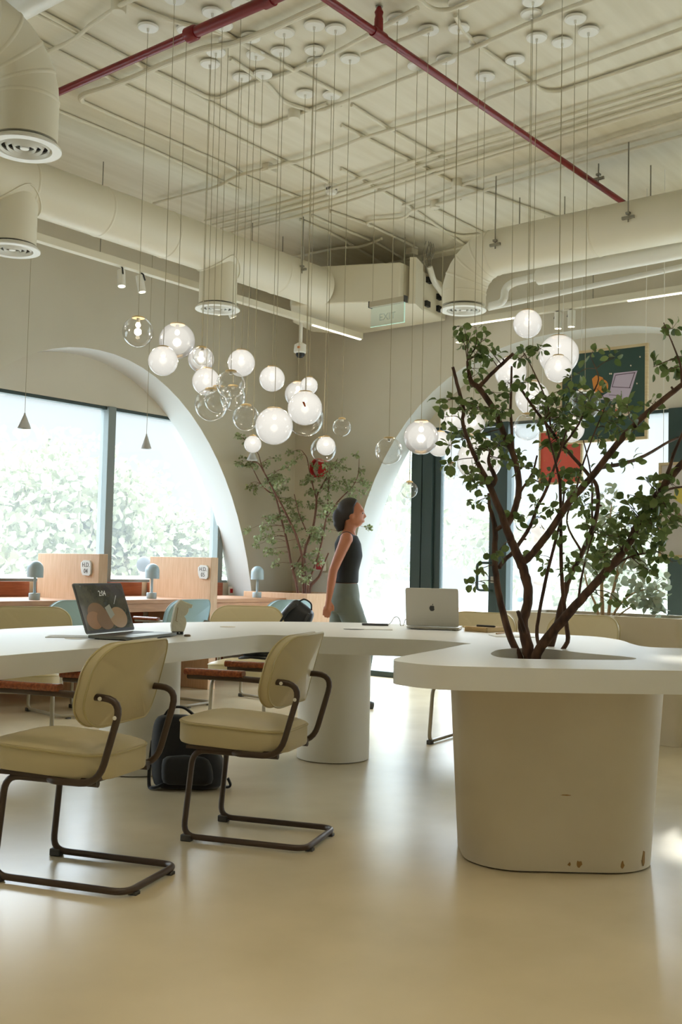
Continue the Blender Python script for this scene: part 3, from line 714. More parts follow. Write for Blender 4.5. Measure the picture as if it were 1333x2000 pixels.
def make_chair(label, group, fabric, piping, tube, wood):
    t = thing('armchair', label, 'chair', group=group)
    B = lambda nm, mb, m_, par=None, **k: build(nm, mb, m_, par or t, world=False, **k)
    # cantilever base: one bent tube
    L = []
    for s_ in (-1, 1):
        L.append([Vector((s_ * .165, -.15, .350)), Vector((s_ * .165, .205, .350)), Vector((s_ * .172, .235, .018)), Vector((s_ * .172, -.27, .018))])
    pth = L[0] + L[1][::-1]
    B('base_frame', MB().tube(fillet(pth, .055, 6), .0118, 12), tube)
    for s_ in (-1, 1):
        B('foot', MB().box((s_ * .172, .218, .013), (.032, .044, .026)), M_RUB, bevel=.004)
        B('foot', MB().box((s_ * .12, -.27, .004), (.03, .03, .012)), M_RUB, bevel=.002)
    # seat
    mb, o_ = cushion(.385, .46, .085, .10, .034)
    for i, v in enumerate(mb.v): mb.v[i] = (v[0] * (1.0 - .06 * max(0, -v[1]) / .23), v[1] + .060, v[2] + .368 + (.010 * v[1] / .23))
    seat = B('seat', mb, fabric, smooth=50)
    for zz in (.078, ):
        B('seat_piping', MB().tube([(p[0] * 1.0 * (1.0 - .06 * max(0, -p[1]) / .23), p[1] + .060, .368 + zz + .010 * p[1] / .23) for p in o_], .0042, 6, closed=True), piping, seat)
    B('seat_pan', MB().box((0, .04, .362), (.36, .38, .012)), tube)
    # backrest: curved pad
    mb, o_ = cushion(.480, .275, .042, .105, .014)
    def bend(v, out_=0.0):
        x, y, z = v; zz = .668 + y; lean = -.130 - .09 * (y + .17) / .34
        return (x, lean - .020 + z + .045 * (x / .23) ** 2 + out_, zz)
    mb.v = [bend(v) for v in mb.v]
    mb.f = [f[::-1] for f in mb.f]
    back = B('backrest', mb, fabric, smooth=50)
    for zz in (.001, .038): B('back_piping', MB().tube([bend((p[0], p[1], zz)) for p in o_], .0042, 6, closed=True), piping, back)
    for s_ in (-1, 1):
        x = s_ * .19
        pts = [Vector((s_ * .17, .03, .352)), Vector((x, 0, .352)), Vector((x, -.165, .354)), Vector((x, -.245, .630)), Vector((x, .02, .638)), Vector((x, .225, .638))]
        B('arm_frame', MB().tube(fillet(pts, .07, 6), .0118, 12), tube)
        arm = MB(); pr = rrect(.040, .026, .012, 4)
        arm.prism(pr, 0, .245, M=basis((x, -.010, .655), (1, 0, 0), (0, 0, 1), (0, 1, 0)))
        B('armrest', arm, wood, bevel=.004)
        for (yy, zz) in ((-.168, .630), (-.225, .572)):
            B('bolt', MB().lathe([(0, 0), (.007, 0), (.006, .004), (0, .0045)], (0, 0, 0), 12).xf(basis((x + s_ * .0115, yy, zz), (0, 1, 0), (0, 0, 1), (s_, 0, 0))), M_WHITE)
    return t
G1 = 'cream armchairs round the big table'
ch = make_chair('cream leatherette cantilever armchair nearest the camera, cut by the left edge', G1, M_CREAM, M_CREAMP, M_TUBE, M_ARMWOOD)
ch.location = (2.313, 2.965, 0); ch.rotation_euler.z = .35
def put(o, x, y, fwd, label):
    o.location = (x, y, 0); o.rotation_euler.z = math.atan2(-fwd[0], fwd[1]); o['label'] = label; return o
put(copy_tree(ch), 3.103, 2.895, (-.355, .935), 'cream cantilever armchair in front of the middle arm with black backpack under it')
chg = make_chair('x', G1, M_CREAM, M_CREAMP, M_TUBE2, M_ARMWOOD)
def back_at(px, py, fwd, label, src, zt=.785):
    p = at_z(px, py, zt); f = Vector((fwd[0], fwd[1], 0)).normalized()
    return put(src, p.x + f.x * .30, p.y + f.y * .30, f, label)
back_at(62, 1191, (-F2.x * .96 + R2.x * .2, -F2.y * .96 + R2.y * .2), 'cream armchair across the table behind the open dark laptop, at left edge', chg)
back_at(490, 1189, (-F2.x + R2.x * -.05, -F2.y + R2.y * -.05), 'cream armchair across the table carrying the black rucksack', copy_tree(chg))
back_at(958, 1202, (-F2.x * .85 - R2.x * .5, -F2.y * .85 - R2.y * .5), 'cream armchair behind the spiral notebook, beyond the silver laptop', copy_tree(chg))
back_at(1160, 1207, (-F2.x * .8 - R2.x * .6, -F2.y * .8 - R2.y * .6), 'cream armchair between the tree and the white planter', copy_tree(chg))
G2 = 'pale blue armchairs at the window desk'
chb = make_chair('x', G2, M_BLUE, M_BLUEP, M_TUBE2, M_ARMWOOD)
def back_d(px, py, d, fwd, label, src):
    p = at_d(px, py, d); f = Vector((fwd[0], fwd[1], 0)).normalized(); return put(src, p.x + f.x * .30, p.y + f.y * .30, f, label)
back_d(176, 1173, 7.3, (.15, 1), 'pale blue armchair at the window desk hidden behind the dark laptop', chb)
back_d(400, 1170, 8.0, (-.12, 1), 'pale blue armchair at the window desk beside the white pouch', copy_tree(chb))
back_d(590, 1168, 8.45, (.1, 1), 'pale blue armchair at the desk end behind the black rucksack', copy_tree(chb))

# ------------------------------------------------------------------ window desk
M_WOOD = mat('oak_veneer', (190, 142, 104), .5, noise=(5, (172, 124, 88), (1.5, 14, 14)))
M_WOODP = mat('oak_panel', (206, 170, 136), .5, noise=(5, (196, 158, 122), (12, 12, 1.2)))
M_WOODR = mat('reddish_oak', (158, 92, 58), .5, noise=(5, (140, 76, 46), (1.5, 14, 14)))
ZD_, YF, YB = .78, 6.65, 7.53
t = thing('window_desk', 'long oak desk running under the left arched window', 'desk', (5, 6.9, 0))
for xa, xb in ((3.63, 3.934), (4.021, 5.204), (5.291, 6.414), (6.501, 7.46)):
    build('worktop', MB().span((xa, YF, ZD_ - .035), (xb, YB, ZD_)), M_WOOD, t, smooth=0, bevel=.003)
    build('apron', MB().span((xa, YF + .004, ZD_ - .10), (xb, YF + .03, ZD_ - .036)), M_WOOD, t, smooth=0, bevel=.002)
    build('upstand', MB().span((xa, YB - .03, ZD_), (xb, YB, ZD_ + .125)), M_WOODR, t, smooth=0, bevel=.002)
    build('modesty_panel', MB().span((xa, YB - .06, 0.01), (xb, YB - .03, ZD_ - .036)), M_WOODR, t, smooth=0)
lab = ['oak desk divider at the left edge, mostly outside the frame', 'oak desk divider bearing the H.D. 04 plaque', 'oak desk divider bearing the H.D. 05 plaque']
M_TAG = mat('enamel_plaque', (214, 212, 206), .4)
M_INK = mat('plaque_lettering', (70, 66, 60), .6)
for k, (xf, num) in enumerate(((4.02, None), (5.29, '04'), (6.50, '05'))):
    t = thing('desk_divider', lab[k], 'divider', (xf, 6.9, 0), group='oak dividers on the window desk')
    build('panel', MB().span((xf - .085, 6.60, 0), (xf, 7.40, 1.142)), M_WOODP, t, smooth=0, bevel=.003)
    if num:
        px, py = {'04': (170, 1109), '05': (398.5, 1117)}[num]
        p = at_x(px, py, xf - .086)
        pg = [(-.062, .040), (-.030, .060), (.045, .056), (.064, .038), (.064, -.046), (.048, -.062), (-.035, -.058), (-.052, -.036), (-.062, 0)]
        M = basis((xf - .085, p.y, p.z), (0, -1, 0), (0, 0, 1), (-1, 0, 0))
        pl = build('number_plaque', MB().prism(pg, -.001, .016, M=M), M_TAG, t, smooth=0, bevel=.002)
        tx = text_mesh('H.D.', .050, basis(M @ Vector((0.004, .022, .0165)), (0, -1, 0), (0, 0, 1), (-1, 0, 0)))
        tx2 = text_mesh(num, .050, basis(M @ Vector((0.004, -.026, .0165)), (0, -1, 0), (0, 0, 1), (-1, 0, 0)))
        tx.add(tx2.v, tx2.f); build('lettering', tx, M_INK, pl, smooth=0)
# lamps
M_LAMPB = mat('pale_blue_enamel', (164, 184, 192), .35)
first = None
for px, lb in ((67, 'pale blue mushroom desk lamp left of the H.D. 04 divider'), (296, 'pale blue mushroom desk lamp left of the H.D. 05 divider'), (502, 'pale blue mushroom desk lamp near the corner planter')):
    p = at_y(px, 1168, 6.83)
    if first is None:
        first = t = thing('desk_lamp', lb, 'lamp', (p.x, p.y, ZD_), group='mushroom lamps on the window desk')
        B = lambda nm, mb, m_: build(nm, mb, m_, t, world=False)
        B('base', MB().lathe([(0, 0), (.041, 0), (.043, .003), (.043, .048), (.041, .052), (0, .052)], n=28), M_LAMPB)
        B('stem', MB().lathe([(0, .05), (.011, .05), (.011, .20), (0, .20)], n=16), M_LAMPB)
        B('shade', MB().lathe([(.050, .170), (.061, .170), (.061, .235)] + [(.061 * math.cos(a), .235 + .063 * math.sin(a)) for a in np.linspace(.15, 1.57, 9)] + [(0, .298)], n=32), M_LAMPB)
        B('bulb', MB().sphere((0, 0, .20), .022, 14, 8), mat('lamp_bulb_off', (235, 230, 215), .3))
    else:
        o = copy_tree(first); o.location = (p.x, p.y, ZD_); o['label'] = lb
# red socket on the upstand
p = at_y(452.5, 1154, YB - .035)
t = thing('wall_socket', 'white socket plate with red switch beside the H.D. 05 divider', 'socket', (p.x, YB - .035, p.z))
build('plate', MB().box((p.x, YB - .034, p.z), (.085, .008, .085)), M_WHITE, t, bevel=.002)
build('switch', MB().box((p.x - .006, YB - .040, p.z), (.034, .008, .042)), mat('red_switch', (170, 16, 24), .4), t, bevel=.002)
# corner planter
ZP = .83
t = thing('corner_planter', 'oak planter box filling the corner between both arches', 'planter', (7.8, 6.8, 0))
mb = MB().prism([(7.47, 6.40), (8.19, 6.40), (8.19, 7.22), (7.47, 7.22)], 0, ZP, holes=[[(7.52, 6.45), (8.14, 6.45), (8.14, 7.17), (7.52, 7.17)]])
build('box', mb, M_WOODP, t, smooth=0, bevel=.003)
build('soil', MB().span((7.521, 6.451, .6), (8.139, 7.169, ZP - .05)), M_SOIL, t, smooth=0)
# white planter by the right glazing
t = thing('white_planter', 'long low white planter trough in front of the right window', 'planter', (6.8, 3, 0))
px0, px1, py0, py1 = 6.50, 7.12, 2.47, 3.75
build('trough', MB().prism(rrect(px1 - px0, py1 - py0, .05, 5, (px0 + px1) / 2, (py0 + py1) / 2), 0, .80, holes=[rrect(px1 - px0 - .10, py1 - py0 - .10, .03, 4, (px0 + px1) / 2, (py0 + py1) / 2)]), M_BASE, t, smooth=30, bevel=.004)
build('soil', MB().span((px0 + .06, py0 + .06, .5), (px1 - .06, py1 - .06, .76)), M_SOIL, t, smooth=0)
t2 = tag(build('wall_end_pier', MB().span((6.62, 1.6, 0), (7.3, 2.44, .83)), M_TABLE, bevel=.004), 'white low block at the right edge, next to the planter trough', 'plinth')

# ------------------------------------------------------------------ laptops
M_ALU = mat('silver_aluminium', (196, 192, 182), .35, metal=.35)
M_ALUD = mat('space_grey_aluminium', (120, 122, 118), .35, metal=.4)
M_KEYS = mat('black_keys', (28, 28, 30), .5)
def logo_mesh(s):
    """bitten-fruit emblem with a leaf"""
    body = []
    for k in range(48):
        a = math.pi / 2 - 2 * math.pi * k / 48
        r = .5 * (1 + .05 * math.cos(2 * a + math.pi)) ; x, y = r * .88 * math.cos(a), r * .95 * math.sin(a)
        y -= .10 * math.exp(-(x / .13) ** 2) * (1 if y > 0 else -.55)
        x *= 1 - .16 * max(0, -y)
        dx, dy = x - .52, y - .06
        dd_ = math.hypot(dx, dy)
        if dd_ < .21: x, y = .52 + dx / dd_ * .21 if dx < 0 else .52 - .21 * math.cos(math.asin(max(-1, min(1, dy / .21)))), .06 + dy / max(dd_, 1e-6) * .21
        body.append((x * s, y * s))
    leaf = [(.02, .50), (.03, .62), (.10, .72), (.20, .77), (.19, .66), (.13, .56)]
    return body, [(x * s, y * s) for x, y in leaf]
def laptop(label, corner_l, corner_r, depth_, tilt, body_m, front_sign, screen=False, hgt=None):
    """hinge runs from corner_l to corner_r (table points); the deck reaches front_sign * normal from it"""
    a, b = Vector(corner_l), Vector(corner_r); a.z = b.z = ZTOP
    x = (b - a).normalized(); W = (b - a).length; n_ = Vector((-x.y, x.x, 0)) * front_sign
    c = (a + b) / 2
    t = thing('laptop', label, 'laptop', c)
    B = lambda nm, mb, m_, par=None, **k: build(nm, mb, m_, par or t, **k)
    Md = basis(c, x, n_, x.cross(n_) if front_sign > 0 else n_.cross(x) * 1.0)
    z = Vector((0, 0, 1)); Md = basis(c, x, n_, z)
    def pr(poly, z0, z1, M):
        mb = MB().prism(poly, z0, z1, M=M)
        if M.to_3x3().determinant() < 0: mb.f = [f[::-1] for f in mb.f]
        return mb
    B('deck', pr(rrect(W, depth_, .012, 5, 0, depth_ / 2), .004, .016, Md), body_m, bevel=.002)
    for sx_ in (-1, 1):
        for yy in (.03, depth_ - .03): B('foot', pr(rrect(.02, .02, .009, 4, sx_ * (W / 2 - .03), yy), 0, .005, Md), M_BLACK)
    B('keyboard', pr(rrect(W * .86, depth_ * .45, .006, 3, 0, depth_ * .30), .0155, .0166, Md), M_KEYS)
    B('trackpad', pr(rrect(W * .40, depth_ * .32, .006, 3, 0, depth_ * .76), .0155, .0163, Md), mat('trackpad', (178, 176, 170), .3, metal=.3))
    up = (z * math.cos(tilt) - n_ * math.sin(tilt)).normalized(); nl = x.cross(up)
    if nl.dot(n_) < 0: nl = -nl
    H_ = hgt or depth_ * .98
    Ml = basis(c + z * .016, x, up, nl)
    lid = B('lid', pr(rrect(W, H_, .012, 5, 0, H_ / 2 + .004), -.005, 0, Ml), body_m, bevel=.0015)
    B('screen_bezel', pr(rrect(W - .006, H_ - .006, .010, 4, 0, H_ / 2 + .004), 0, .0008, Ml), M_BLACK, lid, smooth=0)
    return t, lid, Ml, W, H_, pr
# dark-screen laptop
t, lid, Ml, W_, H_, pr = laptop('open laptop with glossy dark lock screen showing the time and round lamps', at_z(170, 1248, ZTOP), at_z(264, 1238.5, ZTOP), .215, .36, M_ALUD, -1, hgt=.225)
sgn = 1 if Ml.to_3x3().determinant() > 0 else -1
M_SCR = mat('dark_display', (46, 48, 42), .06, spec=.8, noise=(1.5, (88, 86, 72), (9, 9, 9)), emit=((70, 68, 58), .25))
scr = build('display', pr(rrect(W_ - .018, H_ - .024, .004, 3, 0, H_ / 2 + .006), .0008, .0012, Ml), M_SCR, lid, smooth=0)
def disc(u, v, r, z0, z1, n=40): return pr([(u + r * 1.18 * math.cos(2 * math.pi * k / n), v + r * .80 * math.sin(2 * math.pi * k / n)) for k in range(n)], z0, z1, Ml)
xs = 1.0 if (Ml.to_3x3() @ Vector((1, 0, 0))).dot(CX) > 0 else -1.0
M_G1 = mat('display_globe_warm', (138, 104, 74), .1, emit=((160, 116, 80), .2)); M_G2 = mat('display_globe_dim', (118, 92, 66), .1, emit=((130, 98, 70), .2)); M_G3 = mat('display_globe_pale', (150, 124, 94), .1, emit=((170, 138, 104), .2))
for (u, v, r, m_, z0) in ((-.19, .40, .062, M_G2, .0012), (-.28, .27, .050, M_G1, .0014), (-.06, .27, .056, M_G2, .0016), (.22, .30, .060, M_G3, .0018)):
    build('wallpaper_globe', disc(xs * u * W_, v * H_, r, z0, z0 + .0002), m_, scr, smooth=0)
M_T = mat('display_text', (190, 190, 180), .3, emit=((200, 200, 190), .35))
o_ = Ml @ Vector((xs * .02 * W_, .80 * H_, .0014)); R3 = Ml.to_3x3()
tx = text_mesh('2:04', .034, basis(o_, R3 @ Vector((xs, 0, 0)), R3 @ Vector((0, 1, 0)), (R3 @ Vector((0, 0, 1)))), .0002); build('clock_digits', tx, M_T, scr, smooth=0)
build('wallpaper_paper', pr([(xs * u, v) for u, v in ((-.005, .115), (.040, .130), (.060, .080), (.018, .062))], .0020, .0022, Ml), mat('display_paper', (150, 150, 136), .1, emit=((150, 150, 136), .2)), scr, smooth=0)
build('wallpaper_streak', pr([(xs * u, v) for u, v in ((.078, .128), (.082, .130), (.118, .168), (.116, .170))], .0014, .0016, Ml), M_T, scr, smooth=0)
build('camera_notch', pr(rrect(.022, .006, .002, 2, 0, H_ - .008), .0014, .0016, Ml), M_BLACK, lid, smooth=0)
# silver laptop seen from behind
t, lid, Ml, W_, H_, pr = laptop('open silver laptop seen from behind with a bitten fruit emblem', at_z(794, 1228.5, ZTOP), at_z(897, 1232, ZTOP), .215, .30, M_ALU, 1, hgt=.215)
body, leaf = logo_mesh(.034)
c0 = (0, H_ * .50); sx_ = 1.0
R3 = Ml.to_3x3(); flip = 1 if (R3 @ Vector((1, 0, 0))).dot(CX) > 0 else -1
mb = pr([(c0[0] + flip * x, c0[1] + y) for x, y in body], -.0062, -.0049, Ml); m2_ = pr([(c0[0] + flip * x, c0[1] + y) for x, y in leaf], -.0062, -.0049, Ml); mb.add(m2_.v, m2_.f)
build('emblem', mb, M_DARKGREY, lid, smooth=0)
# ------------------------------------------------------------------ globe pendants
M_CLEAR = glass_mat('blown_clear_glass', .9, (.98, .98, .97), base=.06)
M_OPAL = lamp_glass('opal_lamp_glass', .93, 0.0, .015)
M_OPALF = lamp_glass('half_opal_lamp_glass', .84, .62, .20)
M_BULB = mat('lit_bulb', (255, 246, 224), .4, emit=((255, 238, 205), 9.0))
GL = [  # cx, cy, r, kind, canopy, label
 (269.5, 648, 30, 'L', (292, 38), 'clear glass globe lamp with a lit bulb, leftmost of all the globes'),
 (346, 665.5, 35, 'F', (356, 42), 'large globe lamp, misty white above and clear below, second from the left'),
 (318.6, 705, 29, 'O', (339, -22), 'opal white globe lamp hanging below the large misty one at far left'),
 (393, 702, 25.5, 'F', (412, 111), 'misty glass globe lamp with a smaller clear globe in front of it'),
 (395, 696, 18.5, 'C', (414, 6), 'small clear globe lamp overlapping the misty globe at left'),
 (471.7, 709, 26.7, 'O', (489, 57), 'opal white globe lamp, upper middle of the left cluster'),
 (402.7, 745, 27, 'O', (420, 86), 'opal white globe lamp overlapped by clear globes at lower left of cluster'),
 (450.7, 751, 28, 'C', (468, -14), 'clear globe lamp with brass cap in front of another clear globe'),
 (413, 790, 32.5, 'C', (428, 30), 'large clear globe lamp, lowest of the left clear group'),
 (426, 780, 27, 'C', (455, 62), 'clear globe lamp between the large clear one and the capped clear one'),
 (455, 777, 25, 'C', (476, 136), 'clear globe lamp peeping out behind the capped clear globe'),
 (531.7, 740, 25, 'O', (550, 85), 'opal white globe lamp hanging alone left of the security camera'),
 (480.7, 815.5, 26, 'C', (504, 90), 'clear globe lamp touching the left side of the biggest opal globe'),
 (535.8, 832, 36.8, 'O', (555, 43), 'biggest opal white globe lamp in the middle cluster, with a thin cord'),
 (494, 867.7, 17, 'O', (517, 128), 'small opal globe lamp just above a grey cone pendant'),
 (582, 770, 25.5, 'F', (605, 170), 'misty globe lamp half hidden behind the opal globe with an orange mark'),
 (604, 753.5, 17.3, 'O', (622, 105), 'small opal globe lamp, topmost of the group under the security camera'),
 (596, 797, 33.8, 'O', (612, 30), 'large opal globe lamp with a small orange mark near its top'),
 (597, 817, 35.6, 'C', (617, 80), 'large clear globe lamp wrapped behind the orange-marked opal globe'),
 (668, 834.7, 18, 'C', (690, 97), 'small clear globe lamp hanging alone right of the middle cluster'),
 (632, 878, 25, 'C', (650, 170), 'clear globe lamp around a small opal one above the red alarm bell'),
 (637, 871, 18.7, 'O', (656, 35), 'small opal globe lamp in front of a clear one above the red alarm bell'),
 (760, 881, 27, 'C', (782, 14), 'clear globe lamp at the left edge of the right arch'),
 (800, 957, 16.5, 'C', (820, 108), 'small clear globe lamp hanging lowest, beside the dark door post'),
 (823, 854, 34, 'F', (844, 38), 'large half misty globe lamp over the dark door post'),
 (859, 867, 25, 'O', (875, 97), 'white globe lamp overlapping the half misty one at the door post'),
 (884, 821, 23, 'O', (905, 35), 'warm white globe lamp at the left tip of the tree branches'),
 (925, 829, 23, 'F', (942, 62), 'warm glowing globe lamp behind the left tree branches'),
 (937, 898, 44, 'O', (967, 132), 'very large pale globe lamp behind the tree, below the glowing one'),
 (881.5, 920, 16.5, 'C', (901, -20), 'small clear globe lamp at the left leaf tips of the tree'),
 (1031, 632.5, 28, 'O', (1045, 11), 'opal globe lamp hanging highest, above the tree'),
 (1092, 693, 39, 'O', (1104, 67), 'large opal globe lamp hanging beside the green poster'),
 (1091, 720, 27, 'O', (1100, -35), 'opal globe lamp hidden behind and below the large one by the poster'),
 (998, 727, 31, 'O', (1025, 102), 'pale globe lamp behind the top branches left of the biggest right globe'),
 (1040, 777, 33, 'O', (1041, 55), 'glowing globe lamp deep in the middle of the tree crown'),
 (1143, 790, 31, 'C', (1165, 42), 'clear globe lamp in front of the lower left of the green poster'),
 (1116, 838, 26, 'O', (1137, 15), 'warm globe lamp above the red poster inside the tree crown'),
 (1031, 834, 27, 'C', (1049, -22), 'clear globe lamp behind the tree left of the red poster'),
]
EXTRA_CAN = []
for i, (gx, gy, gr, kind, can, lb) in enumerate(GL):
    cpt = at_z(can[0], can[1], CEIL - .02); dd_ = depth(cpt)
    c = at_d(gx, gy, dd_); r = gr * dd_ / F
    t = thing('globe_pendant', lb, 'pendant lamp', (c.x, c.y, c.z), group='globe pendants of the chandelier')
    m_ = {'O': M_OPAL, 'F': M_OPALF}.get(kind, M_CLEAR)
    # blown globe with a flattened, open neck
    ang = [math.pi * k / 22 for k in range(23)]; prof = [(r * math.sin(a), -r * math.cos(a)) for a in ang if -math.cos(a) < .955]
    prof[0] = (0, -r)
    build('globe', MB().lathe(prof, c, 36), m_, t, smooth=180)
    nr_ = prof[-1][0]; zt_ = prof[-1][1]
    build('cap', MB().lathe([(0, zt_ + .012), (nr_ * .8, zt_ + .007), (nr_ * .98, zt_ + .003), (nr_ * .98, zt_ - .002), (0, zt_ - .002)], c, 24), M_GOLD, t)
    sk = r * .30 if kind != 'C' else .012
    build('socket', MB().lathe([(0, zt_ - .003), (.010, zt_ - .003), (.010, zt_ - sk), (0, zt_ - sk)], c, 14), M_WHITE, t)
    bm_ = M_BULB if kind in ('O', 'F', 'L') else mat('unlit_bulb', (235, 232, 220), .15)
    if kind == 'C': build('led_disc', MB().lathe([(0, zt_ - .012), (.009, zt_ - .012), (.009, zt_ - .015), (0, zt_ - .015)], c, 14), bm_, t)
    else: build('bulb', MB().sphere((c.x, c.y, c.z + zt_ - r * .30 - .014), .014, 12, 8), bm_, t)
    build('cord', MB().tube([(c.x, c.y, c.z + zt_ + .01), (c.x, c.y, CEIL - .03)], .0016, 6), M_CORD, t)
    build('canopy', MB().lathe([(0, -.024), (.052, -.024), (.058, -.018), (.058, -.012), (.02, -.004), (.02, 0), (0, 0)], (c.x, c.y, CEIL), 28), M_WHITE, t)
    build('cord_grip', MB().lathe([(0, -.044), (.006, -.044), (.008, -.022), (0, -.022)], (c.x, c.y, CEIL), 10), M_WHITE, t)
    if 'orange mark' in lb and kind == 'O':
        q = c + (at_d(591, 777, dd_) - c) ; nq = (Vector((-CZ.x, -CZ.y, 0)) * .8 + (q - c)).normalized()
        M = basis(c + nq * (r + .0005), Vector((-nq.y, nq.x, 0)).normalized(), nq.cross(Vector((-nq.y, nq.x, 0)).normalized()) * -1, nq)
        build('orange_mark', MB().prism([(-.010, -.012), (.002, -.014), (.010, .012), (.003, .014)], -.001, .001, M=M), mat('orange_print', (196, 92, 40), .5), t, smooth=0)
    if kind in ('O', 'F', 'L'):
        l = bpy.data.lights.new('globe_light', 'POINT'); l.energy = LAMP_POWER * (3.2 if kind == 'O' else 1.6 if kind == 'F' else .4) * .5; l.color = (1, .88, .70); l.shadow_soft_size = .02
        lo_ = bpy.data.objects.new('globe_light', l); COL.objects.link(lo_); lo_.location = (c.x, c.y, c.z + zt_ - r * .3 - .05)
# bare canopies whose lamps hang outside the frame have none here; cone pendants over the desk
M_CONE = mat('grey_cone_metal', (196, 196, 194), .45)
for (px, py, hw, ht, Y, top, lb) in ((48, 823, 13, 27, 6.5, None, 'grey cone pendant over the desk, in front of the left window pane'), (286, 863, 10.5, 26, 6.6, None, 'grey cone pendant over the desk, in front of the right window pane'), (493, 889, 11, 20, 6.7, None, 'grey cone pendant below the small opal globe by the corner tree')):
    p = at_y(px, py, Y); d_ = depth(p); h = ht * d_ / F; r = hw * d_ / F
    t = thing('cone_pendant', lb, 'pendant lamp', p, group='cone pendants above the desk')
    build('shade', MB().lathe([(r, -h / 2), (.007, h / 2), (.007, h / 2 + .01), (0, h / 2 + .01)], p, 28), M_CONE, t)
    build('bulb', MB().sphere((p.x, p.y, p.z - h * .15), r * .4, 12, 8), M_WHITE, t)
    build('cord', MB().tube([(p.x, p.y, p.z + h / 2), (p.x, p.y, CEIL)], .002, 6), M_CORD, t)

# ------------------------------------------------------------------ trees
def leaf_cloud(mb, pos, dr, size, r_, up=.3):
    """one curled leaf: a bent strip of three rows, narrow at both ends"""
    dr = Vector(dr).normalized(); sd = dr.cross(Vector((r_.uniform(-1, 1), r_.uniform(-1, 1), r_.uniform(-.2, 1)))).normalized(); nm = sd.cross(dr)
    L = size * r_.uniform(.75, 1.25); W = L * r_.uniform(.30, .40); curl = r_.uniform(.04, .8); cup = r_.uniform(.05, .4)
    rows = [(0, .06), (.22, .80), (.5, 1.0), (.78, .66), (1.0, .05)]
    vs = []
    for s_, w_ in rows:
        a = curl * s_ * 1.7; K = 1.7 * curl
        c = pos + dr * (L * math.sin(a) / K) - nm * (L * (1 - math.cos(a)) / K)
        n2 = nm * math.cos(a) + dr * math.sin(a)
        vs += [c - sd * (W * w_) + n2 * (cup * W * w_), c, c + sd * (W * w_) + n2 * (cup * W * w_)]
    fs = []
    for k in range(4):
        for j in range(2): fs.append((k * 3 + j, k * 3 + j + 1, k * 3 + 4 + j, k * 3 + 3 + j))
    mb.add(vs, fs)

def grow(name, label, base, stems, clusters, D, leaf_size, leafm, barkm, seed, spread, twig_r, per=1.0, wob=.012, jitter=.12, lim=None):
    """stems: lists of (px, py, radius_px, depth offset); clusters: (px, py, radius px, leaf count)"""
    r_ = random.Random(seed)
    t = thing(name, label, 'tree', base)
    wood = MB(); nodes = []
    for st in stems:
        P = [at_d(q[0], q[1], D + q[3]) for q in st]; R = [q[2] * D / F for q in st]
        ps, rs = [], []
        sp_ = smooth_path(P, 4)
        for i, p in enumerate(sp_):
            k = i / 4; a = int(min(k, len(R) - 2)); f_ = k - a; rr = R[a] * (1 - f_) + R[a + 1] * f_
            ps.append(p + Vector((r_.uniform(-1, 1), r_.uniform(-1, 1), r_.uniform(-1, 1))) * min(wob, rr * .10)); rs.append(rr * r_.uniform(.98, 1.02))
        wood.tube(ps, rs, 8); nodes += [(p, r) for p, r in zip(ps, rs)]
        for i in range(2, len(ps) - 1):       # stubs and knots
            if r_.random() < .10 and rs[i] < .012: wood.tube([ps[i], ps[i] + Vector((r_.uniform(-1, 1), r_.uniform(-1, 1), r_.uniform(-.1, 1))).normalized() * rs[i] * 2.0], [rs[i] * .6, rs[i] * .4], 6)
    lv = MB(); tw = MB()
    for (px, py, rad, cnt) in clusters:
        c0 = min(nodes, key=lambda n: (at_d(px, py, depth(n[0])) - n[0]).length)
        dcl = depth(c0[0]) + r_.uniform(-jitter, jitter); C_ = at_d(px, py, dcl); rr = rad * D / F
        n_tw = max(1, int(cnt / 7 + .5))
        left = int(cnt * per)
        for k in range(n_tw):
            e = C_ + Vector((r_.gauss(0, 1), r_.gauss(0, 1), r_.gauss(0, 1))) * rr * .50
            s_ = min(nodes, key=lambda n: (n[0] - e).length + (0 if n[0].z < e.z + .05 else .25))
            a = s_[0]; L = (e - a).length
            if lim: e.x = min(e.x, lim[0]); e.y = min(e.y, lim[1])
            mid = (a + e) / 2 + Vector((r_.uniform(-1, 1), r_.uniform(-1, 1), r_.uniform(-.3, 1))) * L * .15
            q = smooth_path([a, mid, e, e + (e - mid).normalized() * rr * .35], 4)
            if lim: q = [Vector((min(v.x, lim[0]), min(v.y, lim[1]), v.z)) for v in q]
            tw.tube(q, [twig_r * (1.5 - 1.1 * i / len(q)) for i in range(len(q))], 5)
            m_ = left // (n_tw - k); left -= m_
            lo = max(0, len(q) - 1 - int(max(4, len(q) * min(.8, rr * 1.3 / max(L, .01)))))
            for j in range(m_):
                f_ = lo + (len(q) - 1 - lo) * r_.random(); i = int(min(f_, len(q) - 2)); p = q[i].lerp(q[i + 1], f_ - i)
                dr = Vector((r_.gauss(0, 1), r_.gauss(0, 1), r_.gauss(.15, .8))).normalized()
                p2 = p + dr * leaf_size * r_.uniform(.1, .9)
                if lim and (p2.x > lim[0] or p2.y > lim[1]): continue
                if r_.random() < .5: tw.tube([p, p2], twig_r * .45, 4, caps=False)
                leaf_cloud(lv, p2, dr + Vector((0, 0, -.25)), leaf_size, r_)
    tr_ = build('trunk', wood, barkm, t, smooth=60)
    build('twigs', tw, barkm, t, smooth=60)
    f_ = build('foliage', lv, leafm, t, smooth=180); f_['kind'] = 'stuff'
    return t
M_BARK = mat('brown_bark', (108, 78, 60), .8, noise=(30, (62, 42, 32), (1, 1, .3)), bump=(90, .06))
M_LEAF = leaf_mat('leaf_green', (80, 100, 52), (128, 144, 86), .48)
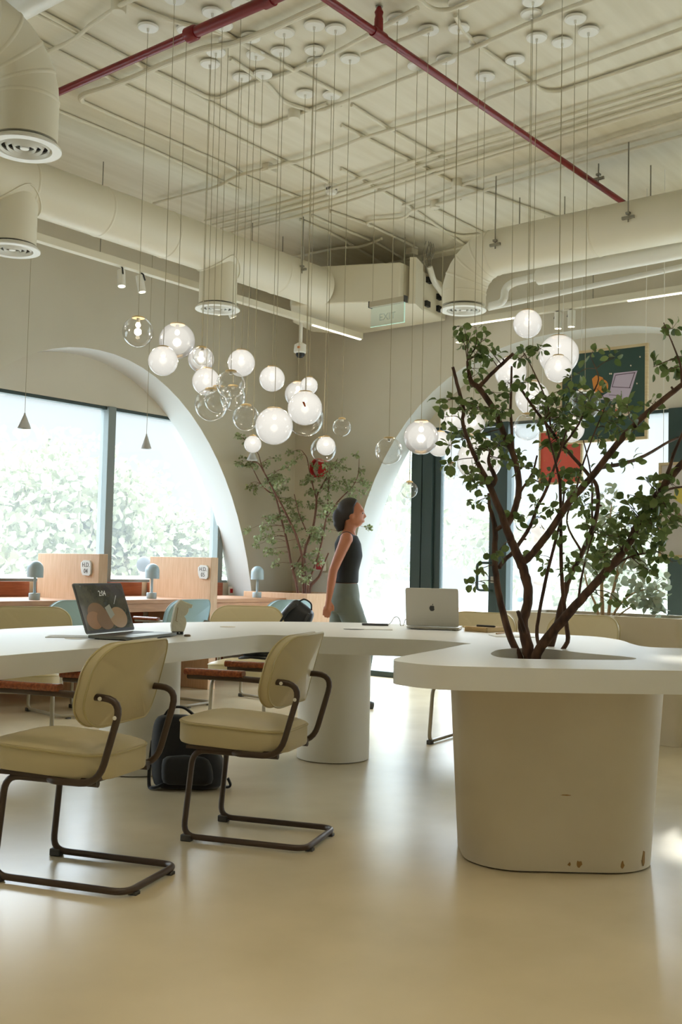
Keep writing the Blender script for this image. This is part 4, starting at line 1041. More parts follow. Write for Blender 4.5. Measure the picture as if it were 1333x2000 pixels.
S = [
 [(1020, 1300, 9, .04), (1015, 1283, 8.5, .04), (995, 1237, 8.5, .05), (979, 1180, 8, .05), (971, 1135, 7.5, .06), (967, 1090, 7, .06), (968, 1036, 6.5, .06), (962, 1005, 5, .08), (957, 990, 4, .1), (955, 964, 3.5, .12)],
 [(968, 1036, 5.5, .06), (980, 1028, 5, .04), (990, 1020, 5, .02)],
 [(1042, 1300, 17, 0), (1036, 1282, 16, 0), (1029, 1256, 13, 0), (1022, 1216, 11.5, .0), (1030, 1186, 11, -.01), (1033, 1156, 10.5, -.02), (1026, 1122, 10.5, -.02), (1018, 1099, 11, -.02), (1003, 1066, 9.5, -.03), (988, 1027, 8.5, -.04), (971, 982, 7.5, -.05), (955, 946, 7, -.06), (934, 904, 5.5, -.1), (917, 865, 4.5, -.14), (904, 825, 4.2, -.18), (906, 800, 4.2, -.2), (893, 748, 3.8, -.22), (885, 717, 3.2, -.24)],
 [(958, 952, 5.5, -.06), (965, 945, 5.5, -.05), (968, 934, 5.5, -.05), (961, 917, 5, -.05), (955, 900, 4, -.05), (958, 880, 2, -.05)],
 [(988, 1027, 8, -.04), (1001, 1008, 7.5, .0), (1011, 979, 7.5, .04), (1014, 940, 7.5, .08), (1006, 895, 7.5, .1), (986, 850, 7.5, .12), (965, 800, 7.5, .14), (938, 760, 7, .16), (922, 747, 6, .16), (916, 725, 4, .15), (913, 705, 2.5, .14)],
 [(936, 757, 5.5, .16), (955, 736, 4.5, .12), (980, 712, 4.2, .08), (1003, 691, 3.8, .04)],
 [(1020, 1100, 9, -.02), (1036, 1086, 8, -.06), (1062, 1055, 8, -.10), (1088, 1018, 7.5, -.16), (1112, 982, 7.5, -.2), (1140, 950, 7.5, -.25), (1165, 921, 7, -.3), (1207, 866, 6.5, -.36), (1235, 836, 6, -.4), (1267, 805, 6, -.44), (1300, 778, 5.5, -.48), (1340, 745, 5, -.5), (1400, 690, 3.5, -.5)],
 [(1046, 1296, 12, -.03), (1052, 1270, 11.5, -.04), (1070, 1247, 11.5, -.06), (1107, 1203, 11, -.1), (1130, 1177, 10, -.14), (1162, 1142, 9.5, -.18), (1207, 1090, 9, -.24), (1231, 1057, 8.5, -.28), (1252, 1015, 8.5, -.32), (1278, 976, 8, -.36), (1300, 945, 8, -.4), (1333, 907, 7.5, -.44), (1400, 840, 6, -.5), (1460, 760, 4, -.5)],
 [(1294, 955, 4.5, -.4), (1305, 925, 4, -.38), (1316, 890, 3.5, -.36), (1330, 855, 3, -.34), (1345, 820, 2, -.3)],
 [(1280, 972, 3, -.36), (1310, 955, 2.5, -.34), (1340, 950, 2, -.3)],
 [(1066, 1300, 4.5, .1), (1063, 1283, 4.5, .1), (1050, 1250, 4.2, .12), (1052, 1210, 4.2, .14), (1066, 1135, 4, .16), (1087, 1051, 3.5, .2), (1097, 1010, 2.5, .22), (1103, 960, 2, .24)],
 [(1082, 1300, 5.5, .06), (1088, 1283, 5.5, .06), (1109, 1254, 5.5, .06), (1107, 1220, 5.2, .08), (1104, 1195, 5, .1), (1100, 1150, 4.8, .12), (1097, 1100, 4.5, .14), (1096, 1025, 4.2, .16), (1095, 950, 3.8, .18), (1091, 925, 3.2, .2), (1080, 880, 2.5, .2), (1064, 820, 2, .2)],
 [(1062, 1300, 9, .18), (1072, 1278, 8.5, .18), (1088, 1220, 8, .2), (1100, 1175, 7.5, .2), (1112, 1130, 7, .22), (1137, 1082, 6, .24), (1160, 1025, 5.5, .26), (1169, 987, 5, .28), (1166, 950, 5, .3), (1150, 927, 4.5, .3), (1120, 893, 4, .3), (1095, 865, 3.8, .3), (1077, 840, 3.6, .3), (1042, 795, 3.2, .3), (1012, 750, 2.8, .3)],
 [(1158, 1025, 3, .26), (1157, 985, 2.8, .26), (1157, 945, 2.4, .26), (1150, 900, 1.8, .26), (1140, 860, 1.4, .26)],
 [(976, 1108, 5, .06), (986, 1094, 5, .1), (1003, 1078, 4.8, .14), (1026, 1045, 4.5, .18), (1040, 1020, 4.2, .2), (1050, 990, 4, .22), (1066, 960, 3.8, .24), (1082, 917, 3.4, .26), (1095, 880, 2.6, .26), (1108, 840, 2, .26)],
 [(1130, 1175, 3, -.12), (1136, 1132, 2.6, -.1), (1146, 1087, 2, -.08), (1160, 1040, 1.5, -.06)],
 [(1170, 914, 4.5, -.3), (1205, 908, 4.2, -.2), (1242, 898, 4, -.1), (1275, 882, 3.6, 0), (1307, 863, 3.2, .1), (1345, 848, 2.5, .2)],
 [(1011, 985, 4, .04), (1018, 960, 3, .0), (1040, 925, 2.5, -.04), (1050, 890, 2, -.08)],
 [(1004, 892, 3.5, .1), (1001, 850, 3.5, .1), (998, 800, 3.2, .1), (999, 760, 3, .1), (1000, 715, 2.4, .1)],
 [(1138, 1080, 3, .24), (1108, 1020, 2, .2), (1125, 960, 2.4, .16), (1140, 905, 2, .12), (1160, 850, 1.6, .1), (1185, 790, 1.3, .1)],
 [(1188, 1118, 3, -.2), (1215, 1096, 2.5, -.22), (1240, 1085, 2, -.24), (1275, 1078, 1.5, -.26)],
 [(1333, 752, 3, -.5), (1330, 715, 2.2, -.5), (1318, 680, 1.6, -.5), (1297, 630, 1, -.5)],
 [(1100, 872, 3, .3), (1130, 830, 2.4, .28), (1152, 780, 2, .26), (1170, 740, 1.5, .24), (1156, 700, 1, .24)],
 [(1077, 840, 2.5, .3), (1070, 790, 2, .26), (1050, 740, 1.6, .24), (1025, 690, 1.2, .2)],
 [(1033, 1160, 4, -.02), (1024, 1140, 3.5, .02), (1019, 1126, 3, .04)],
 [(1027, 1238, 5, -.04), (1017, 1208, 4.5, -.06), (1012, 1194, 4, -.07)],
]
CL = [(925, 668, 28, 26), (962, 690, 30, 20), (905, 640, 12, 5), (876, 770, 30, 9), (938, 705, 25, 16), (930, 745, 30, 18), (985, 755, 26, 16), (1020, 742, 24, 12),
 (928, 792, 38, 34), (975, 830, 38, 40), (905, 842, 26, 14), (872, 828, 16, 5), (868, 858, 18, 7), (890, 882, 20, 9), (915, 915, 30, 20), (950, 885, 34, 26), (990, 872, 34, 26), (945, 985, 28, 10), (925, 940, 26, 10),
 (1005, 705, 20, 10), (1022, 685, 16, 8), (1040, 705, 20, 8), (1060, 780, 38, 36), (1095, 800, 40, 42), (1082, 840, 40, 40), (1125, 775, 32, 28), (1148, 742, 26, 14), (1175, 800, 40, 38), (1200, 825, 32, 26), (1158, 690, 12, 5), (1186, 700, 14, 6), (1150, 810, 36, 32),
 (1225, 795, 24, 10), (1232, 840, 24, 12), (1090, 880, 34, 34), (1103, 918, 26, 26), (1112, 948, 18, 10), (1040, 930, 22, 14), (1042, 955, 20, 8), (1020, 880, 26, 14),
 (1045, 998, 28, 16), (1010, 1000, 22, 10), (1072, 1000, 22, 10), (985, 1060, 16, 7), (1312, 718, 20, 14), (1318, 690, 14, 8), (1298, 640, 8, 3), (1328, 650, 12, 6), (1290, 785, 20, 8),
 (1258, 958, 40, 38), (1292, 985, 36, 38), (1275, 1025, 40, 42), (1318, 1000, 26, 18), (1232, 1005, 34, 28), (1192, 1035, 36, 34), (1150, 1058, 30, 22), (1128, 985, 28, 22), (1140, 960, 18, 10), (1195, 1075, 34, 28), (1255, 1082, 34, 20), (1287, 1065, 26, 14), (1285, 1125, 18, 8), (1270, 1110, 16, 7),
 (1128, 1108, 22, 12), (1056, 1098, 22, 8), (1075, 1110, 20, 8), (1160, 1095, 24, 14), (932, 1112, 12, 5), (925, 1135, 12, 6), (1195, 1160, 30, 8), (1170, 1150, 26, 7), (1215, 1050, 30, 22), (1240, 900, 26, 8), (1225, 1030, 28, 20), (1205, 900, 20, 6), (1100, 1060, 24, 8), (1300, 1040, 26, 16)]
S = [[(q[0], q[1], q[2] * .87, q[3]) for q in st] for st in S]
D1 = depth(at_z(1045, 1282, .72))
bp = at_z(1045, 1290, .60)
tree1 = grow('potted_tree', 'bare-stemmed leafy tree growing out of the white table', (bp.x, bp.y, .60), S, CL, D1, .036, M_LEAF, M_BARK, 11, 1, .0015, per=1.3)

M_BARK2 = mat('reddish_bark', (122, 84, 66), .8, noise=(30, (96, 62, 48), (1, 1, .3)))
M_LEAF2 = leaf_mat('silver_green_leaf', (116, 128, 80), (178, 186, 144), .4)
S2 = [[(582, 1185, 4, 0), (581, 1150, 3.6, 0), (569, 1100, 3.4, .05), (561, 1058, 3.2, .08), (551, 1018, 2.8, .1), (543, 985, 2.4, .12), (536, 966, 2.2, .14), (525, 960, 2, .14), (509, 944, 1.6, .1), (494, 915, 1.2, .1)],
 [(594, 1185, 4.2, -.05), (592, 1110, 4, -.05), (590, 1085, 3.6, -.05), (578, 1043, 3.2, -.06), (566, 1018, 3, -.06), (554, 993, 2.8, -.06), (539, 966, 2.6, -.08), (528, 945, 2.4, -.1), (517, 924, 2, -.1), (505, 905, 1.6, -.1), (494, 902, 1.2, -.1)],
 [(517, 924, 1.8, -.1), (510, 905, 1.4, -.1), (502, 882, 1, -.1), (475, 855, .8, -.1)],
 [(597, 1185, 5, .06), (595, 1085, 4.2, .06), (603, 1055, 3.6, .06), (613, 1025, 3.2, .08), (618, 990, 3, .1), (621, 965, 2.4, .1), (640, 930, 1.6, .1), (660, 895, 1, .1)],
 [(603, 1185, 5.5, .1), (605, 1148, 5, .1), (623, 1127, 3.5, .12), (632, 1105, 2.6, .12), (642, 1080, 2, .12)],
 [(600, 1185, 4.5, -.08), (603, 1140, 3.6, -.08), (612, 1115, 3, -.06), (625, 1075, 2.6, -.04), (636, 1020, 2.4, -.02), (641, 985, 2.2, 0), (642, 950, 1.6, 0), (645, 910, 1, 0)],
 [(619, 978, 2.2, .1), (612, 950, 2, .1), (606, 926, 1.8, .1), (600, 895, 1.2, .1), (590, 880, .8, .1)],
 [(640, 1010, 2, -.02), (660, 980, 1.8, .02), (690, 949, 1.4, .04), (700, 925, 1, .04), (702, 895, .8, .04)],
 [(572, 1115, 2.2, .05), (585, 1092, 1.8, .05), (590, 1080, 1.5, .05)],
 [(600, 1040, 2, .06), (585, 1005, 1.5, .06), (575, 965, 1, .06)]]
CL2 = [(462, 848, 12, 8), (470, 860, 12, 8), (478, 912, 22, 22), (466, 900, 12, 8), (492, 938, 18, 16), (488, 960, 14, 8), (520, 905, 18, 18), (538, 925, 30, 50), (550, 950, 26, 38), (570, 985, 24, 34), (535, 1005, 24, 30), (518, 1035, 20, 22), (505, 1038, 18, 18), (500, 1060, 12, 8), (527, 1078, 18, 18), (543, 1068, 18, 16), (540, 1095, 12, 8),
 (588, 902, 22, 22), (598, 928, 26, 36), (622, 945, 28, 44), (652, 915, 26, 36), (662, 948, 26, 40), (642, 980, 28, 44), (604, 1008, 32, 54), (622, 1038, 30, 50), (590, 1045, 26, 36), (580, 1020, 22, 26), (690, 950, 24, 30), (722, 942, 16, 14), (700, 900, 14, 14), (704, 920, 14, 12), (698, 985, 18, 16), (592, 1128, 14, 20), (590, 1108, 14, 14), (600, 1090, 20, 26), (618, 1080, 18, 18), (718, 1025, 14, 10), (560, 925, 18, 20), (670, 985, 22, 26), (640, 1010, 24, 30), (563, 1040, 18, 16)]
S2 = [[(q[0], q[1], q[2] * .72, q[3]) for q in st] for st in S2]
D2 = depth(Vector((7.66, 6.6, 1.3)))
grow('potted_tree', 'slender small-leaved tree in the oak corner planter', (7.8, 6.75, ZP - .06), S2, CL2, D2, .029, M_LEAF2, M_BARK2, 5, 1, .0016, per=3.6, jitter=.18, lim=(8.13, 7.16))
# olive shrub in the white planter
M_LEAF3 = leaf_mat('olive_leaf', (146, 158, 132), (186, 194, 168), .3)
M_BARK3 = mat('pale_olive_bark', (176, 150, 112), .8)
S3 = [[(1178, 1225, 4.5, 0), (1177, 1180, 4, 0), (1176, 1130, 3.4, 0), (1182, 1090, 2.6, .05), (1190, 1040, 1.8, .1), (1195, 985, 1.2, .1)],
 [(1172, 1225, 3, .05), (1166, 1185, 2.6, .05), (1150, 1150, 2, .06), (1140, 1110, 1.5, .06)],
 [(1188, 1225, 4, -.05), (1192, 1180, 3.4, -.05), (1204, 1130, 2.8, -.08), (1210, 1085, 2, -.1), (1215, 1030, 1.4, -.1)],
 [(1190, 1225, 3, -.1), (1205, 1190, 2.4, -.1), (1235, 1160, 1.8, -.12), (1275, 1150, 1.3, -.14), (1300, 1160, 1, -.14)],
 [(1204, 1130, 2, -.08), (1225, 1090, 1.6, -.1), (1245, 1050, 1.2, -.1)],
 [(1205, 1205, 1.6, -.1), (1240, 1182, 1.3, -.12), (1275, 1180, 1, -.14)]]
CL3 = [(1190, 1000, 26, 26), (1180, 1040, 28, 30), (1145, 1095, 26, 22), (1212, 1050, 28, 28), (1240, 1060, 24, 22), (1220, 1100, 28, 28), (1250, 1120, 28, 26), (1280, 1150, 28, 30), (1265, 1175, 28, 30), (1240, 1165, 24, 22), (1290, 1185, 20, 16), (1275, 1200, 20, 14), (1160, 1130, 22, 14), (1205, 1145, 20, 12), (1195, 965, 18, 12), (1250, 1085, 20, 14)]
op = at_d(1185, 1200, 1.0)
D3 = depth(Vector((6.82, 3.1, .9)))
bp3 = at_d(1182, 1215, D3)
grow('olive_shrub', 'pale olive shrub standing in the white planter trough', (bp3.x, bp3.y, .76), S3, CL3, D3, .055, M_LEAF3, M_BARK3, 9, 1, .0016, per=1.3)

# ------------------------------------------------------------------ posters
M_OAKF = mat('pale_oak_frame', (206, 188, 150), .5, noise=(6, (194, 172, 132), (1, 1, 12)))
def panel(name, label, cat, X, y0, y1, z0, z1, face, fw=.022, thick=.03):
    """framed board parallel to the right wall, y0 > y1 (left edge first as seen from the room)"""
    t = thing(name, label, cat, (X, (y0 + y1) / 2, z0))
    mb = MB()
    mb.span((X, y1, z0), (X + thick, y0, z0 + fw)).span((X, y1, z1 - fw), (X + thick, y0, z1)).span((X, y1, z0 + fw), (X + thick, y1 + fw, z1 - fw)).span((X, y0 - fw, z0 + fw), (X + thick, y0, z1 - fw))
    build('frame', mb, M_OAKF, t, smooth=0, bevel=.002)
    b = build('print', MB().span((X + .010, y1 + fw, z0 + fw), (X + thick - .004, y0 - fw, z1 - fw)), face, t, smooth=0)
    return t, b
XPOS = 7.60
ptop = at_x(1266, 669, XPOS); pbot = at_x(1270, 857, XPOS)
yl = at_x(1094, 690, XPOS).y
M_GREEN = mat('dark_green_print', (38, 66, 58), .6, noise=(2, (46, 76, 66), (1, 1, 1)))
t, b = panel('framed_poster', 'large dark green poster with an orange mug and lilac laptop, hung on the right', 'poster', XPOS, yl, ptop.y, pbot.z, ptop.z, M_GREEN)
def art(pts_px, m_, nm, lift, par, X=None):
    P = [at_x(*q, (X or XPOS) + .010) for q in pts_px]
    poly = [(p.y, p.z) for p in P]
    M = basis(((X or XPOS) + .010, 0, 0), (0, 1, 0), (0, 0, 1), (1, 0, 0))
    return build(nm, MB().prism(poly, -lift, -lift + .0008, M=M), m_, par, smooth=0)
M_OR = mat('orange_print_ink', (208, 132, 54), .6); M_LI = mat('lilac_print_ink', (192, 178, 200), .6); M_PA = mat('cream_print_ink', (222, 206, 184), .6); M_LN = mat('plum_print_line', (70, 48, 66), .6); M_TE = mat('terracotta_print_ink', (196, 104, 66), .6)
art([(1157, 740), (1165, 733), (1178, 737), (1180, 742), (1172, 776), (1162, 770)], M_OR, 'printed_mug', .0012, b)
ring = [(1178 + 11 * math.cos(a), 754 + 13 * math.sin(a)) for a in np.linspace(-2.0, 2.2, 14)] + [(1178 + 7 * math.cos(a), 754 + 9 * math.sin(a)) for a in np.linspace(2.2, -2.0, 14)]
art(ring, M_OR, 'printed_mug_handle', .0012, b)
art([(1200, 729), (1246, 724), (1236, 757), (1228, 777), (1214, 786), (1168, 779), (1192, 764)], M_LI, 'printed_laptop', .0014, b)
for q in ([(1203, 732), (1242, 727), (1242, 728.4), (1203, 733.4)], [(1196, 755), (1233, 757), (1233, 758.2), (1196, 756.2)], [(1203, 732), (1204, 732), (1197, 756), (1196, 756)], [(1240, 728), (1241.4, 728), (1231, 758), (1229.6, 758)], [(1190, 771), (1210, 772), (1210, 773), (1190, 772)], [(1206, 778), (1208, 778), (1212, 772), (1210, 772)]):
    art(q, M_LN, 'printed_line', .0022, b)
art([(1195, 792), (1214, 786), (1224, 782), (1232, 806), (1228, 811), (1208, 819), (1200, 812)], M_PA, 'printed_page', .0016, b)
for k in range(4): art([(1212 + k * .7, 801 + k * 3), (1228 + k * .4, 796 + k * 3), (1228 + k * .4, 797 + k * 3), (1212 + k * .7, 802 + k * 3)], M_LN, 'printed_line', .0024, b)
art([(1201, 800), (1206, 799), (1208, 813), (1203, 815)], M_TE, 'printed_figure', .0024, b)
art([(1176, 800), (1180, 798), (1183, 806), (1178, 808)], M_TE, 'printed_fleck', .0014, b)
for (x, y) in ((1251, 697), (1233, 714), (1195, 730), (1245, 749), (1192, 730)): art([(x - 1.6, y), (x, y - 2), (x + 1.6, y), (x, y + 2)], M_PA, 'printed_star', .0014, b)
mb = MB().tube([(XPOS + .015, ptop.y + .02, ptop.z), (XPOS + .015, ptop.y + .02, CEIL)], .0022, 6).tube([(XPOS + .015, yl - .02, ptop.z), (XPOS + .015, yl - .02, CEIL)], .0022, 6)
build('hanging_wires', mb, M_WHITE, t)
# red poster
p0, p1 = at_x(1053, 866, XPOS + .1), at_x(1137, 944, XPOS + .1)
M_REDP = mat('coral_red_print', (206, 84, 66), .6, noise=(3, (214, 92, 74), (1, 1, 1)))
t, b = panel('framed_poster', 'smaller coral red poster hanging below the green one behind the tree', 'poster', XPOS + .1, p0.y, p1.y, p1.z, p0.z + .10, M_REDP, .016)
build('hanging_wires', MB().tube([(XPOS + .115, p0.y - .02, p0.z + .10), (XPOS + .115, p0.y - .02, CEIL)], .002, 6).tube([(XPOS + .115, p1.y + .02, p0.z + .10), (XPOS + .115, p1.y + .02, CEIL)], .002, 6), M_WHITE, t)
for (x, y) in ((1068, 921), (1108, 915), (1125, 905), (1118, 935), (1064, 900)): art([(x - 1.2, y), (x, y - 1.2), (x + 1.2, y), (x, y + 1.2)], M_OR, 'printed_fleck', .0012, b, X=XPOS + .1)
art([(1085, 936), (1137, 934.4), (1137, 935.2), (1085, 936.8)], M_TE, 'printed_line', .0012, b, X=XPOS + .1)
# pale poster at the right edge
XPP = 7.3
p0, p1 = at_x(1287, 904, XPP), at_x(1287, 1089, XPP)
M_PALE = mat('pale_print', (206, 198, 194), .6)
t, b = panel('framed_poster', 'pale grey poster cut by the right edge, showing a letter S', 'poster', XPP, p0.y, p0.y - .78, p1.z, p0.z, M_PALE, .020)
q = at_x(1335, 1032, XPP); tx = text_mesh('S', .055, basis((XPP + .0085, q.y, q.z), (0, -1, 0), (0, 0, 1), (-1, 0, 0))); build('lettering', tx, M_LN, b, smooth=0)
art([(1318, 955), (1333, 953), (1345, 975), (1333, 985), (1318, 975)], mat('mustard_print_ink', (214, 196, 96), .6), 'printed_shape', .0012, b, X=XPP)
art([(1314, 996), (1322, 993), (1333, 1008), (1333, 1014)], mat('brown_print_ink', (150, 116, 100), .6), 'printed_shape', .0012, b, X=XPP)
build('hanging_wires', MB().tube([(XPP + .015, p0.y - .03, p0.z), (XPP + .015, p0.y - .03, CEIL)], .002, 6).tube([(XPP + .015, p0.y - .75, p0.z), (XPP + .015, p0.y - .75, CEIL)], .002, 6), M_WHITE, t)

# ------------------------------------------------------------------ wall and ceiling fittings
# hanging exit sign of edge-lit glass
XS_ = 6.35
a, b_ = at_x(724, 590, XS_), at_x(793, 580, XS_)
t = thing('exit_sign', 'hanging edge-lit green glass sign under the ceiling unit', 'sign', (XS_, (a.y + b_.y) / 2, a.z - .2))
zc = (a.z + b_.z) / 2 - .02
build('rail', MB().span((XS_ - .02, b_.y, zc - .022), (XS_ + .02, a.y, zc + .022)), mat('sign_rail', (176, 166, 142), .5), t, smooth=0, bevel=.004)
for yy in (a.y, b_.y): build('end_cap', MB().box((XS_, yy, zc), (.044, .008, .05)), M_DARKGREY, t, smooth=0)
gz = .15
M_SIGN = glass_mat('sign_glass', .6, (.93, .97, .95), base=.04, haze=.06, hazecol=(.72, .84, .78))
g_ = build('glass_panel', MB().span((XS_ - .003, b_.y + .01, zc - .022 - gz), (XS_ + .003, a.y - .01, zc - .022)), M_SIGN, t, smooth=0)
M_EDGE = mat('lit_glass_edge', (200, 240, 222), .3, emit=((205, 240, 224), .35))
build('lit_edge', MB().span((XS_ - .004, b_.y + .006, zc - .026 - gz), (XS_ + .004, a.y - .006, zc - .022 - gz)).span((XS_ - .004, b_.y + .006, zc - .026 - gz), (XS_ + .004, b_.y + .010, zc - .022)), M_EDGE, t, smooth=0)
tx = text_mesh('EXIT', .075, basis((XS_ - .0045, (a.y + b_.y) / 2, zc - .06 - gz * .35), (0, -1, 0), (0, 0, 1), (-1, 0, 0)), .0004); build('engraved_letters', tx, mat('engraved_glass', (186, 196, 186), .6), g_, smooth=0)
build('hanging_wires', MB().tube([(XS_, a.y - .02, zc + .02), (XS_, a.y - .02, CEIL)], .0016, 5).tube([(XS_, b_.y + .02, zc + .02), (XS_, b_.y + .02, CEIL)], .0016, 5), M_CORD, t)
# dome camera
p = at_x(587, 684, 7.2); pz = at_x(588, 640, 7.2).z
t = thing('security_camera', 'white dome security camera on a drop pole near the corner', 'camera', p)
build('pole', MB().tube([(p.x, p.y, CEIL), (p.x, p.y, p.z + .06)], .017, 14), M_WHITE, t)
build('housing', MB().lathe([(0, .065), (.03, .065), (.055, .05), (.06, .0), (.06, -.02), (.045, -.03), (0, -.03)], p, 28), M_WHITE, t)
build('dome', MB().lathe([(.042, -.03), (.04, -.05), (.025, -.068), (0, -.074)], p, 24), M_BLACK, t)
build('sticker', MB().box(p + Vector((-.058, -.03, .015)), (.012, .02, .02)), mat('orange_sticker', (220, 130, 60), .5), t)
# alarm bell and call point on the right wall
p = at_x(628, 914, XW - .02)
t = thing('alarm_bell', 'red fire alarm sounder high on the wall above the corner tree', 'alarm', p)
M_REDA = mat('alarm_red', (176, 18, 24), .35)
build('ring', MB().lathe([(.085, -.02), (.10, -.02), (.10, .02), (.085, .02)], (0, 0, 0), 32, closed=True).xf(basis((p.x - .01, p.y + .03, p.z), (0, 1, 0), (0, 0, 1), (-1, 0, 0))), M_REDA, t)
build('body', MB().box((p.x - .02, p.y - .04, p.z), (.06, .10, .15)), M_REDA, t, bevel=.012)
build('horn', MB().lathe([(0, 0), (.035, 0), (.03, .02), (0, .02)], (0, 0, 0), 20).xf(basis((p.x - .03, p.y + .03, p.z), (0, 1, 0), (0, 0, 1), (-1, 0, 0))), M_STEEL, t)
p = at_x(628, 1104, XW - .02)
t = thing('call_point', 'small red and white fire call point low behind the corner tree', 'alarm', p)
build('housing', MB().box(p, (.04, .12, .12)), M_WHITE, t, bevel=.01)
build('button', MB().box(p + Vector((-.024, .01, 0)), (.02, .07, .09)), M_REDA, t, bevel=.006)

# ------------------------------------------------------------------ things on the table
M_PAPER = mat('white_paper', (228, 228, 224), .7)
# spiral notebook with pen
p = at_z(930, 1234, ZTOP)
ax = (at_z(958, 1238, ZTOP) - at_z(902, 1234, ZTOP)); ax.normalize(); ay = Vector((-ax.y, ax.x, 0))
t = thing('notebook', 'thick kraft spiral notebook lying beside the silver laptop', 'notebook', (p.x, p.y, ZTOP))
M = basis((p.x, p.y, ZTOP), ax, ay, (0, 0, 1))
build('pages', MB().prism(rrect(.150, .20, .004, 2, 0, .10), .002, .022, M=M), mat('kraft_pages', (206, 180, 134), .8), t, smooth=0)
build('cover', MB().prism(rrect(.154, .205, .004, 2, 0, .10), .022, .0245, M=M), mat('kraft_cover', (176, 148, 104), .8), t, smooth=0)
build('back_cover', MB().prism(rrect(.154, .205, .004, 2, 0, .10), 0, .002, M=M), mat('kraft_cover', (176, 148, 104), .8), t, smooth=0)
mb = MB()
for k in range(24):
    x_ = -.07 + .14 * k / 23
    mb.tube([M @ Vector((x_, -.002 + .013 * math.cos(a), .0135 + .0125 * math.sin(a))) for a in np.linspace(0, 2 * math.pi, 12, endpoint=False)], .0012, 5, closed=True)
build('spiral_binding', mb, M_GOLD, t)
a, b_ = at_z(936, 1231, ZTOP + .03), at_z(958, 1232, ZTOP + .03)
o = build('pen', MB().tube([M @ Vector((-.03, .05, .0305)), M @ Vector((.075, .06, .0305)), M @ Vector((.085, .061, .0305))], [.0052, .0052, .001], 10), M_BLACK); tag(o, 'black pen lying on the spiral notebook', 'pen')
a, b_ = at_z(970, 1237.5, ZTOP + .004), at_z(1003, 1233.5, ZTOP + .004)
o = build('pencil', MB().tube([a, b_, b_ + (b_ - a).normalized() * .012], [.0038, .0038, .0006], 6), mat('pencil_wood', (206, 170, 128), .6)); tag(o, 'wooden pencil pointing at the tree from the notebook', 'pencil')
def sheet(label, c_, w_, h_, ang, nm='paper_sheet'):
    M = basis((c_.x, c_.y, ZTOP), (math.cos(ang), math.sin(ang), 0), (-math.sin(ang), math.cos(ang), 0), (0, 0, 1))
    o = build(nm, MB().prism(rrect(w_, h_, .004, 2), .0002, .0032, M=M), M_PAPER, smooth=0); return tag(o, label, 'paper')
angR = math.atan2(R2.y, R2.x)
sheet('white papers lying between the notebook and the tree', at_z(1000, 1243, ZTOP), .20, .15, angR + .1)
sheet('thin white folder on the arm left of the silver laptop', at_z(720, 1228, ZTOP), .26, .19, angR - .05)
sheet('white sheet behind the dark laptop at left', at_z(140, 1244, ZTOP), .20, .14, angR + .1)
p = at_z(733, 1221.5, ZTOP)
M = basis((p.x, p.y, ZTOP), R2, F2, (0, 0, 1))
t = thing('smartphone', 'dark phone lying at the far table edge beside the silver laptop', 'phone', (p.x, p.y, ZTOP))
build('body', MB().prism(rrect(.15, .075, .012, 4), .0005, .010, M=M), M_DARKGREY, t, bevel=.002)
build('screen', MB().prism(rrect(.142, .068, .010, 4), .010, .0106, M=M), M_BLACK, t, smooth=0)
# white earphones cable
p = at_z(768, 1222, ZTOP)
mb = MB()
pts = [p + R2 * x + F2 * y + Vector((0, 0, z)) for x, y, z in ((-.06, 0, .003), (-.03, .01, .003), (-.01, .0, .02), (.005, 0, .045), (.025, 0, .05), (.04, 0, .03), (.043, 0, .004), (.06, .01, .003), (.07, 0, .035), (.09, 0, .04), (.10, .01, .003))]
o = build('charging_cable', MB().tube(smooth_path(pts, 5), .0028, 7), M_WHITE); tag(o, 'looped white cable left of the silver laptop', 'cable')
# white folded pouch on a small black box
dP = depth(at_z(350, 1240, ZTOP))
p = at_z(347, 1239, ZTOP)
t = thing('paper_pouch', 'crumpled white paper pouch standing beside the dark laptop', 'pouch', (p.x, p.y, ZTOP))
prof_px = [(335, 1233), (334, 1222), (337, 1205), (341, 1185), (344, 1180), (349, 1173), (352, 1170.5), (358, 1174), (375, 1181), (374, 1186), (367.5, 1187.5), (367, 1194), (363, 1200), (358.5, 1203.5), (362, 1209), (363, 1216), (361, 1225), (358, 1233)]
P2 = [at_d(*q, dP) for q in prof_px]
mb = MB(); N = len(P2)
n2 = (F2 * 1.0 + R2 * -.35).normalized()
off_ = [(-.022, .93), (-.020, 1.0), (.016, 1.0), (.022, .92)]
cen = sum(P2, Vector()) / N
for dz_, k in off_:
    for p_ in P2: mb.v.append(cen + (p_ - cen) * k + n2 * dz_)
for r_i in range(3):
    for i in range(N):
        j = (i + 1) % N; mb.f.append((r_i * N + i, r_i * N + j, (r_i + 1) * N + j, (r_i + 1) * N + i))
tri = tessellate_polygon([[Vector(((p_ - cen).dot(R2), p_.z, 0)) for p_ in P2]])
for a, b_, c_ in tri: mb.f.append((a, b_, c_)); mb.f.append((3 * N + c_, 3 * N + b_, 3 * N + a))
build('pouch', mb, mat('crumpled_white_paper', (236, 232, 216), .7, bump=(50, .4)), t, smooth=30)
cr = [at_d(*q, dP) - n2 * .024 for q in [(346, 1186), (344.5, 1196), (342, 1212), (345, 1213.5)]]
build('crease', MB().tube(cr, .0014, 5), mat('kraft_cover', (176, 148, 104), .8), t)
t = thing('card_reader', 'small black and orange gadget at the foot of the white pouch', 'gadget', (p.x, p.y, ZTOP))
M = basis((p.x, p.y, ZTOP), R2, F2, (0, 0, 1))
build('body', MB().prism(rrect(.052, .030, .008, 4), .0005, .018, M=M), M_BLACK, t, bevel=.002)
build('lid', MB().prism(rrect(.036, .026, .006, 4), .018, .022, M=M), mat('orange_plastic', (196, 96, 52), .5), t)
